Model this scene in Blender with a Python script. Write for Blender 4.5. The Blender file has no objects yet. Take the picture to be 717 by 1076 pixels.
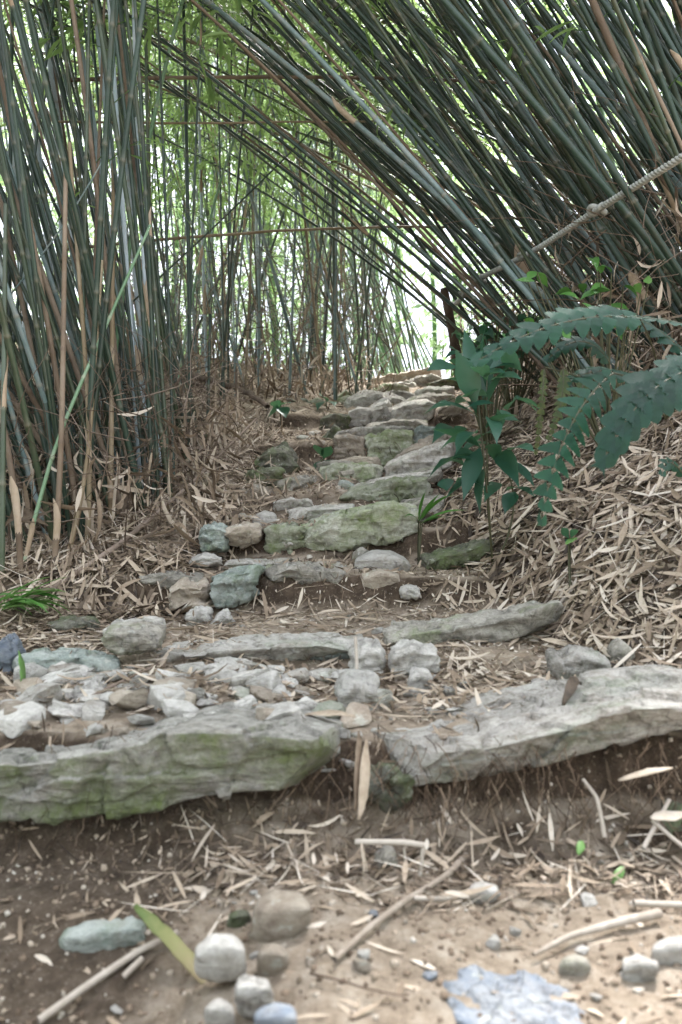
import bpy, math, random
import numpy as np
from mathutils import Vector
random.seed(7)
rng = np.random.default_rng(11)
S = bpy.context.scene
COL = S.collection
R = math.radians
CAMZ = 0.75
F = 932.0

def W(px, py, d):
    """point seen at photo pixel (px, py) at distance d along the path"""
    return np.array([(px - 358.5) / F * d, d, CAMZ - (py - 538.0) / F * d])

# ------------------------------------------------------------------ noise
def _h(ix, iy, iz):
    n = (ix * 374761393 + iy * 668265263 + iz * 2147483647 + 1013) & 0xFFFFFFFF
    n = ((n ^ (n >> 13)) * 1274126177) & 0xFFFFFFFF
    n = ((n ^ (n >> 16)) * 2246822519) & 0xFFFFFFFF
    return ((n ^ (n >> 15)) & 0xFFFF) / 65535.0

def vnoise(p):
    p = np.asarray(p, float)
    i = np.floor(p).astype(np.int64)
    f = p - i
    f = f * f * (3 - 2 * f)
    r = 0
    for a in (0, 1):
        for b in (0, 1):
            for c in (0, 1):
                w = (f[:, 0] if a else 1 - f[:, 0]) * (f[:, 1] if b else 1 - f[:, 1]) * (f[:, 2] if c else 1 - f[:, 2])
                r = r + w * _h(i[:, 0] + a, i[:, 1] + b, i[:, 2] + c)
    return r * 2 - 1

def fbm(p, o=4):
    p = np.asarray(p, float)
    r, a, t = 0, 1.0, 0
    for k in range(o):
        r = r + a * vnoise(p * 2 ** k + 17.3 * k)
        t += a
        a *= .5
    return r / t

def n2(x, y, s, o=3, z=0.0):
    x = np.atleast_1d(x).astype(float)
    y = np.atleast_1d(y).astype(float)
    return fbm(np.stack([x.ravel() * s, y.ravel() * s, np.full(x.size, z)], 1), o).reshape(x.shape)

def sstep(a, b, x):
    t = np.clip((x - a) / (b - a), 0, 1)
    return t * t * (3 - 2 * t)

# ------------------------------------------------------------------ meshes
def mk(name, V, Fq, mat=None, parent=None, smooth=True, tint=None, mask=None, loc=None, tris=None, mats=None, midx=None):
    V = np.asarray(V, float)
    if loc is not None:
        V = V - np.asarray(loc)
    me = bpy.data.meshes.new(name)
    Fq = np.asarray(Fq, int)
    k = Fq.shape[1]
    me.vertices.add(len(V))
    me.vertices.foreach_set('co', V.ravel())
    me.loops.add(Fq.size)
    me.loops.foreach_set('vertex_index', Fq.ravel())
    me.polygons.add(len(Fq))
    me.polygons.foreach_set('loop_start', np.arange(len(Fq)) * k)
    me.polygons.foreach_set('loop_total', np.full(len(Fq), k))
    me.polygons.foreach_set('use_smooth', np.full(len(Fq), smooth))
    for nm, arr in (('tint', tint), ('mask', mask)):
        if arr is not None:
            at = me.attributes.new(nm, 'FLOAT', 'POINT')
            at.data.foreach_set('value', np.asarray(arr, float))
    if mat:
        me.materials.append(mat)
    me.update(calc_edges=True)
    me.validate()
    o = bpy.data.objects.new(name, me)
    COL.objects.link(o)
    if parent is not None:
        o.parent = parent
    if loc is not None:
        o.location = loc
    return o

def tag(o, label=None, cat=None, group=None, kind=None):
    if label: o['label'] = label
    if cat: o['category'] = cat
    if group: o['group'] = group
    if kind: o['kind'] = kind
    return o

def empty(name, loc):
    o = bpy.data.objects.new(name, None)
    o.location = loc
    o.empty_display_size = .1
    COL.objects.link(o)
    return o

def unit(v):
    v = np.asarray(v, float)
    return v / (np.linalg.norm(v, axis=-1, keepdims=True) + 1e-9)

def tube(P, rad, sides=7, cap=True):
    """swept tube; P (n,3), rad (n,)"""
    P = np.asarray(P, float)
    n = len(P)
    rad = np.broadcast_to(np.asarray(rad, float), (n,))
    T = unit(np.gradient(P, axis=0))
    ref = np.array([0.31, .82, .17]) if abs(T[0] @ unit(np.array([0.31, .82, .17]))) < .9 else np.array([1., 0, 0])
    N = unit(np.cross(T, ref))
    B = np.cross(T, N)
    a = np.linspace(0, 2 * np.pi, sides, endpoint=False)
    V = P[:, None] + rad[:, None, None] * (np.cos(a)[None, :, None] * N[:, None] + np.sin(a)[None, :, None] * B[:, None])
    V = V.reshape(-1, 3)
    i = np.arange(n - 1)[:, None] * sides
    j = np.arange(sides)[None]
    q = np.stack([i + j, i + (j + 1) % sides, i + sides + (j + 1) % sides, i + sides + j], -1).reshape(-1, 4)
    return V, q

class MB:
    def __init__(s): s.V, s.F, s.T, s.n = [], [], [], 0
    def add(s, V, Fq, t=0.5):
        s.V.append(V); s.F.append(np.asarray(Fq) + s.n)
        s.T.append(np.broadcast_to(np.asarray(t, float), (len(V),)))
        s.n += len(V)
    def build(s, name, mat, parent=None, **k):
        return mk(name, np.concatenate(s.V), np.concatenate(s.F), mat, parent, tint=np.concatenate(s.T), **k)

def blades(pos, az, pitch, roll, L, Wd, curl, segs=4, fold=0.25, prof=None, twist=0.0):
    """many narrow leaf blades at once, two verts across per section plus a midrib"""
    n = len(pos)
    az, pitch, roll, L, Wd, curl, twist = [np.broadcast_to(np.asarray(a, float), (n,)) for a in (az, pitch, roll, L, Wd, curl, twist)]
    t = np.linspace(0, 1, segs + 1)
    if prof is None:
        prof = np.clip(np.sin(np.pi * np.clip(t * .93 + .05, 0, 1)) ** .7, .06, 1)
    p = pitch[:, None] - curl[:, None] * t[None]
    step = L[:, None] / segs
    fx = np.cumsum(np.cos(p) * step, 1) - np.cos(p) * step
    fz = np.cumsum(np.sin(p) * step, 1) - np.sin(p) * step
    ca, sa = np.cos(az), np.sin(az)
    C = np.stack([ca[:, None] * fx, sa[:, None] * fx, fz], -1) + pos[:, None]
    side = np.stack([-sa, ca, np.zeros(n)], -1)[:, None]
    nor = np.stack([-ca[:, None] * np.sin(p), -sa[:, None] * np.sin(p), np.cos(p)], -1)
    rr = roll[:, None] + twist[:, None] * t[None]
    s2 = side * np.cos(rr)[..., None] + nor * np.sin(rr)[..., None]
    n2_ = -side * np.sin(rr)[..., None] + nor * np.cos(rr)[..., None]
    w = (Wd[:, None] * prof[None] / 2)[..., None]
    A = C + s2 * w + n2_ * w * fold * 2
    B = C - s2 * w + n2_ * w * fold * 2
    V = np.stack([A, C, B], 2).reshape(-1, 3)
    k = (segs + 1) * 3
    q = []
    for i in range(segs):
        for j in (0, 1):
            q.append([i * 3 + j, i * 3 + j + 1, (i + 1) * 3 + j + 1, (i + 1) * 3 + j])
    q = (np.array(q)[None] + (np.arange(n) * k)[:, None, None]).reshape(-1, 4)
    return V, q, k

# ------------------------------------------------------------------ materials
def nodes(name):
    m = bpy.data.materials.new(name)
    m.use_nodes = True
    nt = m.node_tree
    bs = nt.nodes['Principled BSDF']
    return m, nt, bs

def N(nt, t, **k):
    n = nt.nodes.new(t)
    for a, b in k.items():
        if a in n.inputs and not hasattr(n, a):
            n.inputs[a].default_value = b
        else:
            try: setattr(n, a, b)
            except Exception: n.inputs[a].default_value = b
    return n

def noise(nt, vec, scale, detail=6, rough=.6, dist=0):
    n = nt.nodes.new('ShaderNodeTexNoise')
    n.inputs['Scale'].default_value = scale
    n.inputs['Detail'].default_value = detail
    n.inputs['Roughness'].default_value = rough
    n.inputs['Distortion'].default_value = dist
    if vec is not None: nt.links.new(vec, n.inputs['Vector'])
    return n.outputs['Fac']

def ramp(nt, fac, stops, interp='LINEAR'):
    r = nt.nodes.new('ShaderNodeValToRGB')
    cr = r.color_ramp
    cr.interpolation = interp
    while len(cr.elements) < len(stops): cr.elements.new(.5)
    for e, (p, c) in zip(cr.elements, stops):
        e.position = p
        e.color = (*c, 1) if len(c) == 3 else c
    nt.links.new(fac, r.inputs['Fac'])
    return r.outputs['Color']

def mix(nt, fac, a, b, blend='MIX'):
    m = nt.nodes.new('ShaderNodeMix')
    m.data_type = 'RGBA'
    m.blend_type = blend
    for s, v in ((m.inputs[0], fac), (m.inputs[6], a), (m.inputs[7], b)):
        if hasattr(v, 'is_linked'): nt.links.new(v, s)
        else: s.default_value = v if not isinstance(v, tuple) else (*v, 1)
    return m.outputs[2]

def mth(nt, op, a, b=None, clamp=False):
    m = nt.nodes.new('ShaderNodeMath')
    m.operation = op
    m.use_clamp = clamp
    for s, v in zip(m.inputs, (a, b)):
        if v is None: continue
        if hasattr(v, 'is_linked'): nt.links.new(v, s)
        else: s.default_value = v
    return m.outputs[0]

def mapping(nt, vec, scale=(1, 1, 1), rot=(0, 0, 0)):
    m = nt.nodes.new('ShaderNodeMapping')
    m.inputs['Scale'].default_value = scale
    m.inputs['Rotation'].default_value = rot
    nt.links.new(vec, m.inputs['Vector'])
    return m.outputs[0]

def bump(nt, bs, h, strength=.5, dist=.01):
    b = nt.nodes.new('ShaderNodeBump')
    b.inputs['Strength'].default_value = strength
    b.inputs['Distance'].default_value = dist
    nt.links.new(h, b.inputs['Height'])
    nt.links.new(b.outputs[0], bs.inputs['Normal'])

def attr(nt, name):
    a = nt.nodes.new('ShaderNodeAttribute')
    a.attribute_name = name
    return a.outputs['Fac']

def objrand(nt):
    return nt.nodes.new('ShaderNodeObjectInfo').outputs['Random']

def texco(nt, which='Object'):
    return nt.nodes.new('ShaderNodeTexCoord').outputs[which]

def mat_stone(name, dark, mid, pale, moss=.3, mosscol=(.085, .125, .03), mscale=7.0, dirt=.35, tilt=.15, face=False):
    m, nt, bs = nodes(name)
    tc = texco(nt)
    r = objrand(nt)
    off = nt.nodes.new('ShaderNodeVectorMath')
    off.operation = 'ADD'
    nt.links.new(tc, off.inputs[0])
    sc = nt.nodes.new('ShaderNodeCombineXYZ')
    for i in range(3):
        nt.links.new(mth(nt, 'MULTIPLY', r, 13.0 + i * 7), sc.inputs[i])
    nt.links.new(sc.outputs[0], off.inputs[1])
    v = off.outputs[0]
    big = noise(nt, v, 9, 8, .68, .6)
    st = noise(nt, mapping(nt, v, (5, 5, 24), (tilt, .12, .3)), 1.5, 8, .7, 1.2)
    fine = noise(nt, v, 60, 8, .7)
    grain = noise(nt, v, 220, 3, .7)
    f = mth(nt, 'ADD', mth(nt, 'MULTIPLY', big, .7), mth(nt, 'MULTIPLY', st, .3))
    c = ramp(nt, f, [(.40, dark), (.5, mid), (.60, pale)])
    c = mix(nt, ramp(nt, fine, [(.42, (0, 0, 0)), (.7, (1, 1, 1))]), c, pale)
    c = mix(nt, mth(nt, 'MULTIPLY', ramp(nt, grain, [(.3, (1, 1, 1)), (.52, (0, 0, 0))]), .45), c, dark)
    # crackle, lichen spots and dark specks
    vo = nt.nodes.new('ShaderNodeTexVoronoi')
    vo.feature = 'DISTANCE_TO_EDGE'
    vo.inputs['Scale'].default_value = 13
    wv = nt.nodes.new('ShaderNodeVectorMath'); wv.operation = 'ADD'
    nt.links.new(mapping(nt, v, (1, 1, 2.6), (.2, .1, .4)), wv.inputs[0])
    nzv = nt.nodes.new('ShaderNodeTexNoise'); nzv.inputs['Scale'].default_value = 8; nzv.inputs['Detail'].default_value = 6
    nt.links.new(v, nzv.inputs['Vector'])
    scl = nt.nodes.new('ShaderNodeVectorMath'); scl.operation = 'SCALE'; scl.inputs['Scale'].default_value = .22
    nt.links.new(nzv.outputs['Color'], scl.inputs[0])
    nt.links.new(scl.outputs[0], wv.inputs[1])
    nt.links.new(wv.outputs[0], vo.inputs['Vector'])
    crack = ramp(nt, vo.outputs['Distance'], [(.0, (1, 1, 1)), (.022, (0, 0, 0))])
    crack = mth(nt, 'MULTIPLY', crack, ramp(nt, noise(nt, v, 6, 4), [(.47, (0, 0, 0)), (.56, (1, 1, 1))]))
    c = mix(nt, mth(nt, 'MULTIPLY', crack, .35), c, (.07, .058, .045))
    lich = ramp(nt, noise(nt, v, 38, 5, .6), [(.60, (0, 0, 0)), (.66, (1, 1, 1))])
    c = mix(nt, mth(nt, 'MULTIPLY', lich, .55), c, (.56, .56, .50))
    # thin dark bedding cracks
    ck = ramp(nt, st, [(.455, (0, 0, 0)), (.475, (1, 1, 1)), (.495, (0, 0, 0))])
    ck = mth(nt, 'MULTIPLY', ck, ramp(nt, noise(nt, v, 9, 3), [(.5, (0, 0, 0)), (.62, (1, 1, 1))]))
    c = mix(nt, mth(nt, 'MULTIPLY', ck, .6), c, (.06, .05, .04))
    # rusty soil stains
    dn = ramp(nt, noise(nt, v, 11, 6, .7), [(.53, (0, 0, 0)), (.72, (1, 1, 1))])
    c = mix(nt, mth(nt, 'MULTIPLY', dn, dirt), c, (.20, .14, .09))
    mn = noise(nt, v, mscale, 8, .72)
    lo = .72 - moss * .42
    mm = ramp(nt, mn, [(lo - .08, (0, 0, 0)), (lo + .10, (1, 1, 1))])
    mm = mth(nt, 'MULTIPLY', mm, ramp(nt, fine, [(.3, (.35, .35, .35)), (.6, (1, 1, 1))]))
    if face:
        ge = nt.nodes.new('ShaderNodeNewGeometry'); sn = nt.nodes.new('ShaderNodeSeparateXYZ')
        nt.links.new(ge.outputs['Normal'], sn.inputs[0])
        mm = mth(nt, 'MULTIPLY', mm, ramp(nt, mth(nt, 'ADD', sn.outputs[2], mth(nt, 'MULTIPLY', mth(nt, 'SUBTRACT', big, .5), .8)), [(.45, (1, 1, 1)), (.75, (.04, .04, .04))]))
    mc = mix(nt, noise(nt, v, 45, 3), mosscol, tuple(min(1, x * 2.2) for x in mosscol))
    c = mix(nt, mth(nt, 'MULTIPLY', mm, .85), c, mc)
    hs = nt.nodes.new('ShaderNodeHueSaturation')
    nt.links.new(c, hs.inputs['Color'])
    nt.links.new(mth(nt, 'ADD', .82, mth(nt, 'MULTIPLY', r, .36)), hs.inputs['Value'])
    nt.links.new(hs.outputs[0], bs.inputs['Base Color'])
    bs.inputs['Roughness'].default_value = .82
    bs.inputs['Specular IOR Level'].default_value = .3
    h = mth(nt, 'ADD', mth(nt, 'ADD', mth(nt, 'SUBTRACT', mth(nt, 'MULTIPLY', st, .8), mth(nt, 'MULTIPLY', crack, .25)), mth(nt, 'MULTIPLY', fine, .7)), mth(nt, 'MULTIPLY', grain, .12))
    bump(nt, bs, h, 1.0, .016)
    return m

def mat_ground():
    m, nt, bs = nodes('soil')
    tc = texco(nt)
    geo = nt.nodes.new('ShaderNodeNewGeometry')
    sx = nt.nodes.new('ShaderNodeSeparateXYZ')
    nt.links.new(geo.outputs['Normal'], sx.inputs[0])
    big = noise(nt, tc, 3.2, 6, .62)
    med = noise(nt, tc, 22, 8, .7)
    fine = noise(nt, tc, 130, 6, .75)
    moist = ramp(nt, med, [(.3, (.030, .021, .015)), (.55, (.082, .058, .041)), (.75, (.15, .11, .082))])
    dust = ramp(nt, med, [(.28, (.17, .13, .095)), (.48, (.34, .27, .205)), (.70, (.50, .43, .355))])
    flat = ramp(nt, mth(nt, 'ADD', sx.outputs[2], mth(nt, 'MULTIPLY', mth(nt, 'SUBTRACT', big, .5), .55)), [(.62, (0, 0, 0)), (.98, (1, 1, 1))])
    so_ = nt.nodes.new('ShaderNodeSeparateXYZ')
    nt.links.new(tc, so_.inputs[0])
    py_ = ramp(nt, mth(nt, 'SUBTRACT', so_.outputs[1], 1.0), [(.50, (1, 1, 1)), (.62, (0, 0, 0))])
    patch2 = ramp(nt, mth(nt, 'ADD', mth(nt, 'ADD', so_.outputs[0], .30), mth(nt, 'MULTIPLY', mth(nt, 'SUBTRACT', big, .5), .5)), [(.0, (1, 1, 1)), (.16, (0, 0, 0))])
    wet = mth(nt, 'MULTIPLY', patch2, py_)
    flat = mth(nt, 'MULTIPLY', flat, mth(nt, 'SUBTRACT', 1.0, mth(nt, 'MULTIPLY', wet, .85)))
    c = mix(nt, flat, moist, dust)
    c = mix(nt, ramp(nt, fine, [(.56, (0, 0, 0)), (.74, (1, 1, 1))]), c, mix(nt, .5, c, (.5, .43, .36)))
    c = mix(nt, mth(nt, 'MULTIPLY', ramp(nt, fine, [(.28, (1, 1, 1)), (.44, (0, 0, 0))]), .6), c, (.04, .028, .02))
    nt.links.new(c, bs.inputs['Base Color'])
    bs.inputs['Roughness'].default_value = .95
    bs.inputs['Specular IOR Level'].default_value = .15
    h = mth(nt, 'ADD', mth(nt, 'MULTIPLY', med, 1.0), mth(nt, 'MULTIPLY', fine, .5))
    bump(nt, bs, h, .9, .02)
    return m

def mat_tint(name, stops, rough=.7, trans=0.0, spec=.3, nscale=60, var=.25, use_obj=False, tcol=None):
    """colour from the per-leaf attribute, broken up by noise; optional light passing through the leaf"""
    m, nt, bs = nodes(name)
    t = attr(nt, 'tint')
    if use_obj:
        t = mth(nt, 'ADD', mth(nt, 'MULTIPLY', t, .55), mth(nt, 'MULTIPLY', objrand(nt), .45))
    nz = noise(nt, texco(nt), nscale, 5, .65)
    f = mth(nt, 'ADD', t, mth(nt, 'MULTIPLY', mth(nt, 'SUBTRACT', nz, .5), var))
    c = ramp(nt, f, stops)
    nt.links.new(c, bs.inputs['Base Color'])
    bs.inputs['Roughness'].default_value = rough
    bs.inputs['Specular IOR Level'].default_value = spec
    bump(nt, bs, nz, .3, .004)
    if trans:
        tr = nt.nodes.new('ShaderNodeBsdfTranslucent')
        if tcol: tr.inputs[0].default_value = (*tcol, 1)
        else: nt.links.new(c, tr.inputs[0])
        mx = nt.nodes.new('ShaderNodeMixShader')
        mx.inputs[0].default_value = trans
        nt.links.new(bs.outputs[0], mx.inputs[1])
        nt.links.new(tr.outputs[0], mx.inputs[2])
        nt.links.new(mx.outputs[0], nt.nodes['Material Output'].inputs[0])
    return m

def mat_culm(name, a, b, node, bloom=.3, bloomcol=(.42, .50, .48), rough=.38, stain=.35, staincol=(.10, .075, .045)):
    m, nt, bs = nodes(name)
    r = objrand(nt)
    msk = attr(nt, 'mask')     # 1 at the node rings
    tn = attr(nt, 'tint')      # one value per internode
    tc = texco(nt)
    streak = noise(nt, mapping(nt, tc, (40, 40, 3)), 1, 5, .6)
    spot = noise(nt, tc, 14, 6, .7)
    f = mth(nt, 'ADD', mth(nt, 'MULTIPLY', tn, .45), mth(nt, 'ADD', mth(nt, 'MULTIPLY', r, .35), mth(nt, 'MULTIPLY', streak, .2)))
    c = mix(nt, f, a, b)
    c = mix(nt, mth(nt, 'MULTIPLY', ramp(nt, mth(nt, 'ADD', mth(nt, 'MULTIPLY', spot, .75), mth(nt, 'MULTIPLY', tn, .25)), [(.42, (0, 0, 0)), (.62, (1, 1, 1))]), bloom), c, bloomcol)
    c = mix(nt, mth(nt, 'MULTIPLY', ramp(nt, noise(nt, tc, 7, 6, .75), [(.5, (0, 0, 0)), (.66, (1, 1, 1))]), stain), c, staincol)
    c = mix(nt, mth(nt, 'MULTIPLY', msk, .6), c, node)
    nt.links.new(c, bs.inputs['Base Color'])
    bs.inputs['Roughness'].default_value = rough
    bs.inputs['Specular IOR Level'].default_value = .45
    bump(nt, bs, streak, .12, .003)
    return m

M = {}
M['soil'] = mat_ground()
M['stone'] = mat_stone('schist', (.15, .14, .12), (.31, .285, .245), (.48, .44, .385), moss=.28)
M['slab_moss'] = mat_stone('mossy_schist', (.15, .145, .125), (.33, .31, .28), (.53, .50, .455), moss=.60, mosscol=(.085, .115, .025), mscale=6, dirt=.3, face=True)
M['slab_pale'] = mat_stone('pale_schist', (.20, .18, .15), (.42, .39, .355), (.60, .565, .52), moss=.27, mosscol=(.10, .135, .075), mscale=5, tilt=.25, dirt=.5)
M['moss'] = mat_stone('moss_covered_schist', (.20, .20, .16), (.34, .34, .27), (.50, .49, .42), moss=.52, mosscol=(.085, .115, .028), mscale=9, dirt=.3)
M['pebble'] = mat_stone('pale_rubble', (.30, .28, .255), (.48, .45, .415), (.61, .58, .54), moss=0.0, dirt=.4)
M['tan_rock'] = mat_stone('tan_rock', (.24, .19, .15), (.36, .30, .24), (.46, .40, .33), moss=0, dirt=.25)
M['blue_rock'] = mat_stone('blue_schist', (.14, .17, .22), (.23, .265, .32), (.35, .36, .38), moss=0, dirt=.45, mscale=4)
M['green_rock'] = mat_stone('green_schist', (.14, .17, .155), (.27, .31, .28), (.42, .44, .41), moss=.3, mosscol=(.09, .13, .06))
M['dark_rock'] = mat_stone('dark_schist', (.06, .06, .05), (.13, .125, .10), (.22, .21, .17), moss=.5, mosscol=(.07, .10, .03))
M['litter'] = mat_tint('dry_bamboo_leaf', [(0, (.030, .020, .014)), (.25, (.11, .078, .052)), (.5, (.28, .21, .15)), (.72, (.46, .375, .29)), (1, (.66, .59, .51))], .65, .12, .35, 90, .3)
M['roots'] = mat_tint('root_fibre', [(0, (.03, .02, .014)), (.6, (.09, .06, .042)), (1, (.30, .22, .16))], .9, 0, .1)
M['crumb'] = mat_tint('soil_crumb', [(0, (.09, .065, .048)), (.4, (.18, .135, .10)), (.8, (.32, .26, .20)), (1, (.46, .42, .37))], .95, 0, .1, 90, .3)
M['bark'] = mat_tint('dead_wood', [(0, (.04, .028, .02)), (.5, (.12, .085, .062)), (1, (.28, .22, .18))], .85, 0, .2, 40, .6)
M['greywood'] = mat_tint('bleached_stick', [(0, (.12, .09, .07)), (.5, (.25, .205, .165)), (1, (.42, .37, .32))], .8, 0, .2, 60, .8)
M['sheath'] = mat_tint('culm_sheath', [(0, (.20, .12, .07)), (.5, (.40, .30, .21)), (1, (.58, .49, .40))], .7, .15, .2, 40, .5, True)
M['culm_dark'] = mat_culm('dark_green_culm', (.009, .022, .014), (.027, .053, .032), (.13, .12, .085), .2, (.10, .14, .13), .34, .5, (.045, .035, .022))
M['culm_mid'] = mat_culm('olive_green_culm', (.022, .038, .020), (.052, .072, .036), (.15, .13, .09), .2, (.13, .16, .13), .36, .5, (.08, .058, .035))
M['culm_pale'] = mat_culm('powdery_culm', (.22, .29, .31), (.42, .50, .55), (.30, .24, .18), .55, (.56, .63, .70), .55, .25, (.36, .26, .18))
M['culm_blue'] = mat_culm('blue_green_culm', (.07, .115, .11), (.16, .22, .215), (.24, .21, .16), .4, (.34, .41, .43), .5, .35, (.22, .16, .11))
M['culm_light'] = mat_culm('fresh_green_culm', (.09, .18, .09), (.16, .27, .14), (.36, .36, .26), .2, (.4, .48, .4), .35, .1)
M['culm_dead'] = mat_culm('dead_brown_culm', (.07, .045, .03), (.22, .155, .10), (.10, .07, .05), .25, (.38, .32, .26), .7, .4, (.05, .035, .025))
M['culm_tan'] = mat_culm('dead_tan_culm', (.14, .10, .055), (.26, .195, .11), (.14, .09, .06), .2, (.45, .40, .33), .6, .4, (.16, .10, .05))
M['leaf'] = mat_tint('bamboo_leaf', [(0, (.03, .075, .022)), (.5, (.085, .165, .05)), (1, (.19, .29, .10))], .42, .5, .45, 20, .2, True, (.30, .44, .15))
M['farleaf'] = mat_tint('woodland_leaf', [(0, (.03, .085, .04)), (.5, (.10, .20, .08)), (1, (.20, .31, .11))], .5, .5, .4, 3, .3, False, (.34, .48, .24))
M['fern'] = mat_tint('fern_leaf', [(0, (.002, .018, .011)), (.5, (.005, .036, .022)), (1, (.014, .070, .040))], .45, .25, .3, 35, .9, False, (.05, .18, .04))
M['fern_old'] = mat_tint('old_fern_leaf', [(0, (.03, .05, .015)), (.5, (.06, .085, .025)), (1, (.12, .12, .04))], .5, .25, .4, 35, .5)
M['shrub'] = mat_tint('shrub_leaf', [(0, (.006, .032, .021)), (.5, (.018, .068, .046)), (1, (.07, .16, .11))], .38, .32, .4, 25, .45, True, (.10, .24, .10))
M['grass'] = mat_tint('grass_blade', [(0, (.04, .12, .02)), (.5, (.08, .21, .04)), (1, (.17, .32, .09))], .4, .3, .4, 20, .2)
M['rope'] = mat_tint('rope_fibre', [(0, (.15, .155, .135)), (.5, (.34, .34, .31)), (1, (.55, .55, .51))], .9, 0, .1, 120, .6)
M['stalk'] = mat_tint('leaf_stalk', [(0, (.03, .03, .02)), (.5, (.06, .06, .03)), (1, (.12, .11, .05))], .5, 0, .4)

# ------------------------------------------------------------------ terrain
PATH = np.array([(-2, -.75), (.0, -.60), (1.0, -.582), (1.46, -.575), (1.56, -.50), (1.60, -.40), (1.75, -.392), (2.06, -.372), (2.12, -.350), (2.16, -.338), (2.62, -.305), (2.66, -.27), (2.70, -.20),
    (2.98, -.165), (3.03, -.13), (3.07, -.045), (3.42, -.015), (3.47, .03), (3.51, .075), (3.80, .10), (3.86, .155), (4.18, .185), (4.24, .24), (4.30, .335), (5.15, .46), (5.22, .50), (5.28, .58), (6.5, .83), (8.0, 1.13), (9.2, 1.36), (10, 1.47),
    (12, 1.5), (18, 1.2), (40, .3), (400, -3)])
SIDE = np.array([(-2, -.75), (0, -.60), (1.3, -.585), (1.75, -.40), (2.3, -.33), (2.7, -.21), (3.2, -.04), (3.8, .11), (4.4, .29), (5.3, .54), (6.5, .83), (8, 1.13), (10, 1.47), (12, 1.5), (18, 1.2), (40, .3), (400, -3)])
EDGE_L = np.array([(0, -3), (2.2, -2.0), (2.7, -.56), (3.2, -.34), (4.2, -.35), (5.2, -.38), (8, -.2), (10, .2), (400, .2)])
EDGE_R = np.array([(0, 2.0), (1.5, 1.2), (1.9, .62), (2.2, .52), (2.7, .44), (3.2, .33), (4.2, .52), (5.2, .72), (8, 1.05), (10, 1.15), (400, 1.2)])

def height(x, y, detail=True):
    x = np.atleast_1d(np.asarray(x, float))
    y = np.atleast_1d(np.asarray(y, float))
    ji = np.clip((y - 1.2), 0, 1)
    yj = y + (.045 + .05 * sstep(2.3, 3.0, y)) * n2(x, y * .3, 3.5, 3, 2.2) + .025 * n2(x, y * .5, 14, 2, 7.7)
    p = np.interp(yj, PATH[:, 0], PATH[:, 1])
    s = np.interp(y, SIDE[:, 0], SIDE[:, 1])
    el = np.interp(y, EDGE_L[:, 0], EDGE_L[:, 1])
    er = np.interp(y, EDGE_R[:, 0], EDGE_R[:, 1])
    w = sstep(el - .25, el + .05, x) * (1 - sstep(er - .02, er + .28, x))
    z = s + (p - s) * w
    dr = np.maximum(0, x - er)
    fade = np.clip((y - 1.5) / .8, 0, 1)
    z = z - .10 * sstep(.0, -.35, x) * sstep(1.5, 1.0, y) * (y < 1.6)
    z = z + fade * (1.2 * (1 - np.exp(-dr * .62 / 1.2)))
    dl = np.maximum(0, el - x)
    z = z + np.clip((y - 2.3) / 1, 0, 1) * (.10 * np.minimum(dl, 8) - .12 * sstep(.1, .7, dl) * (1 - sstep(4.2, 5.5, y)))
    if detail:
        z = z + .035 * n2(x, y, 2.6, 3, 5.5) * np.clip((y - 1.0), 0.25, 1) + .010 * n2(x, y, 17, 3, 1.1) + .0045 * n2(x, y, 60, 2, 9.1)
        z = z + .016 * n2(x, y, 7.5, 3, 6.1) * (y < 1.5) * (y > .5)
    return z + CAMZ

def axis(lo, hi, step, outs):
    a = list(np.arange(lo, hi, step))
    s = step
    while a[-1] < outs:
        s *= 1.22
        a.append(a[-1] + s)
    return a

xs = axis(0, 1.7, .016, 300)
xl = axis(0, 1.5, .016, 300)
xs = np.array([-v for v in xl[:0:-1]] + xs)
ys = list(np.arange(.75, 3.3, .011)) + list(np.arange(3.3, 6, .022)) + axis(6, 12, .07, 350)
yb = [.75]
st = .02
while yb[-1] > -40:
    st *= 1.3
    yb.append(yb[-1] - st)
ys = np.array(yb[:0:-1] + ys)
X, Y = np.meshgrid(xs, ys)
Z = height(X.ravel(), Y.ravel()).reshape(X.shape)
Yd = Y + np.where((Y > 1.2) & (Y < 6), .012 * n2(X, Z * 3, 12, 3, 3.3), 0)
nx, ny = len(xs), len(ys)
gi = (np.arange(ny - 1)[:, None] * nx + np.arange(nx - 1)[None]).ravel()
ground = mk('ground', np.stack([X, Yd, Z], -1).reshape(-1, 3), np.stack([gi, gi + 1, gi + nx + 1, gi + nx], 1), M['soil'])
tag(ground, 'brown soil footpath climbing through the bamboo grove', kind='structure')
del ground['label']
ground['kind'] = 'structure'

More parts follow.
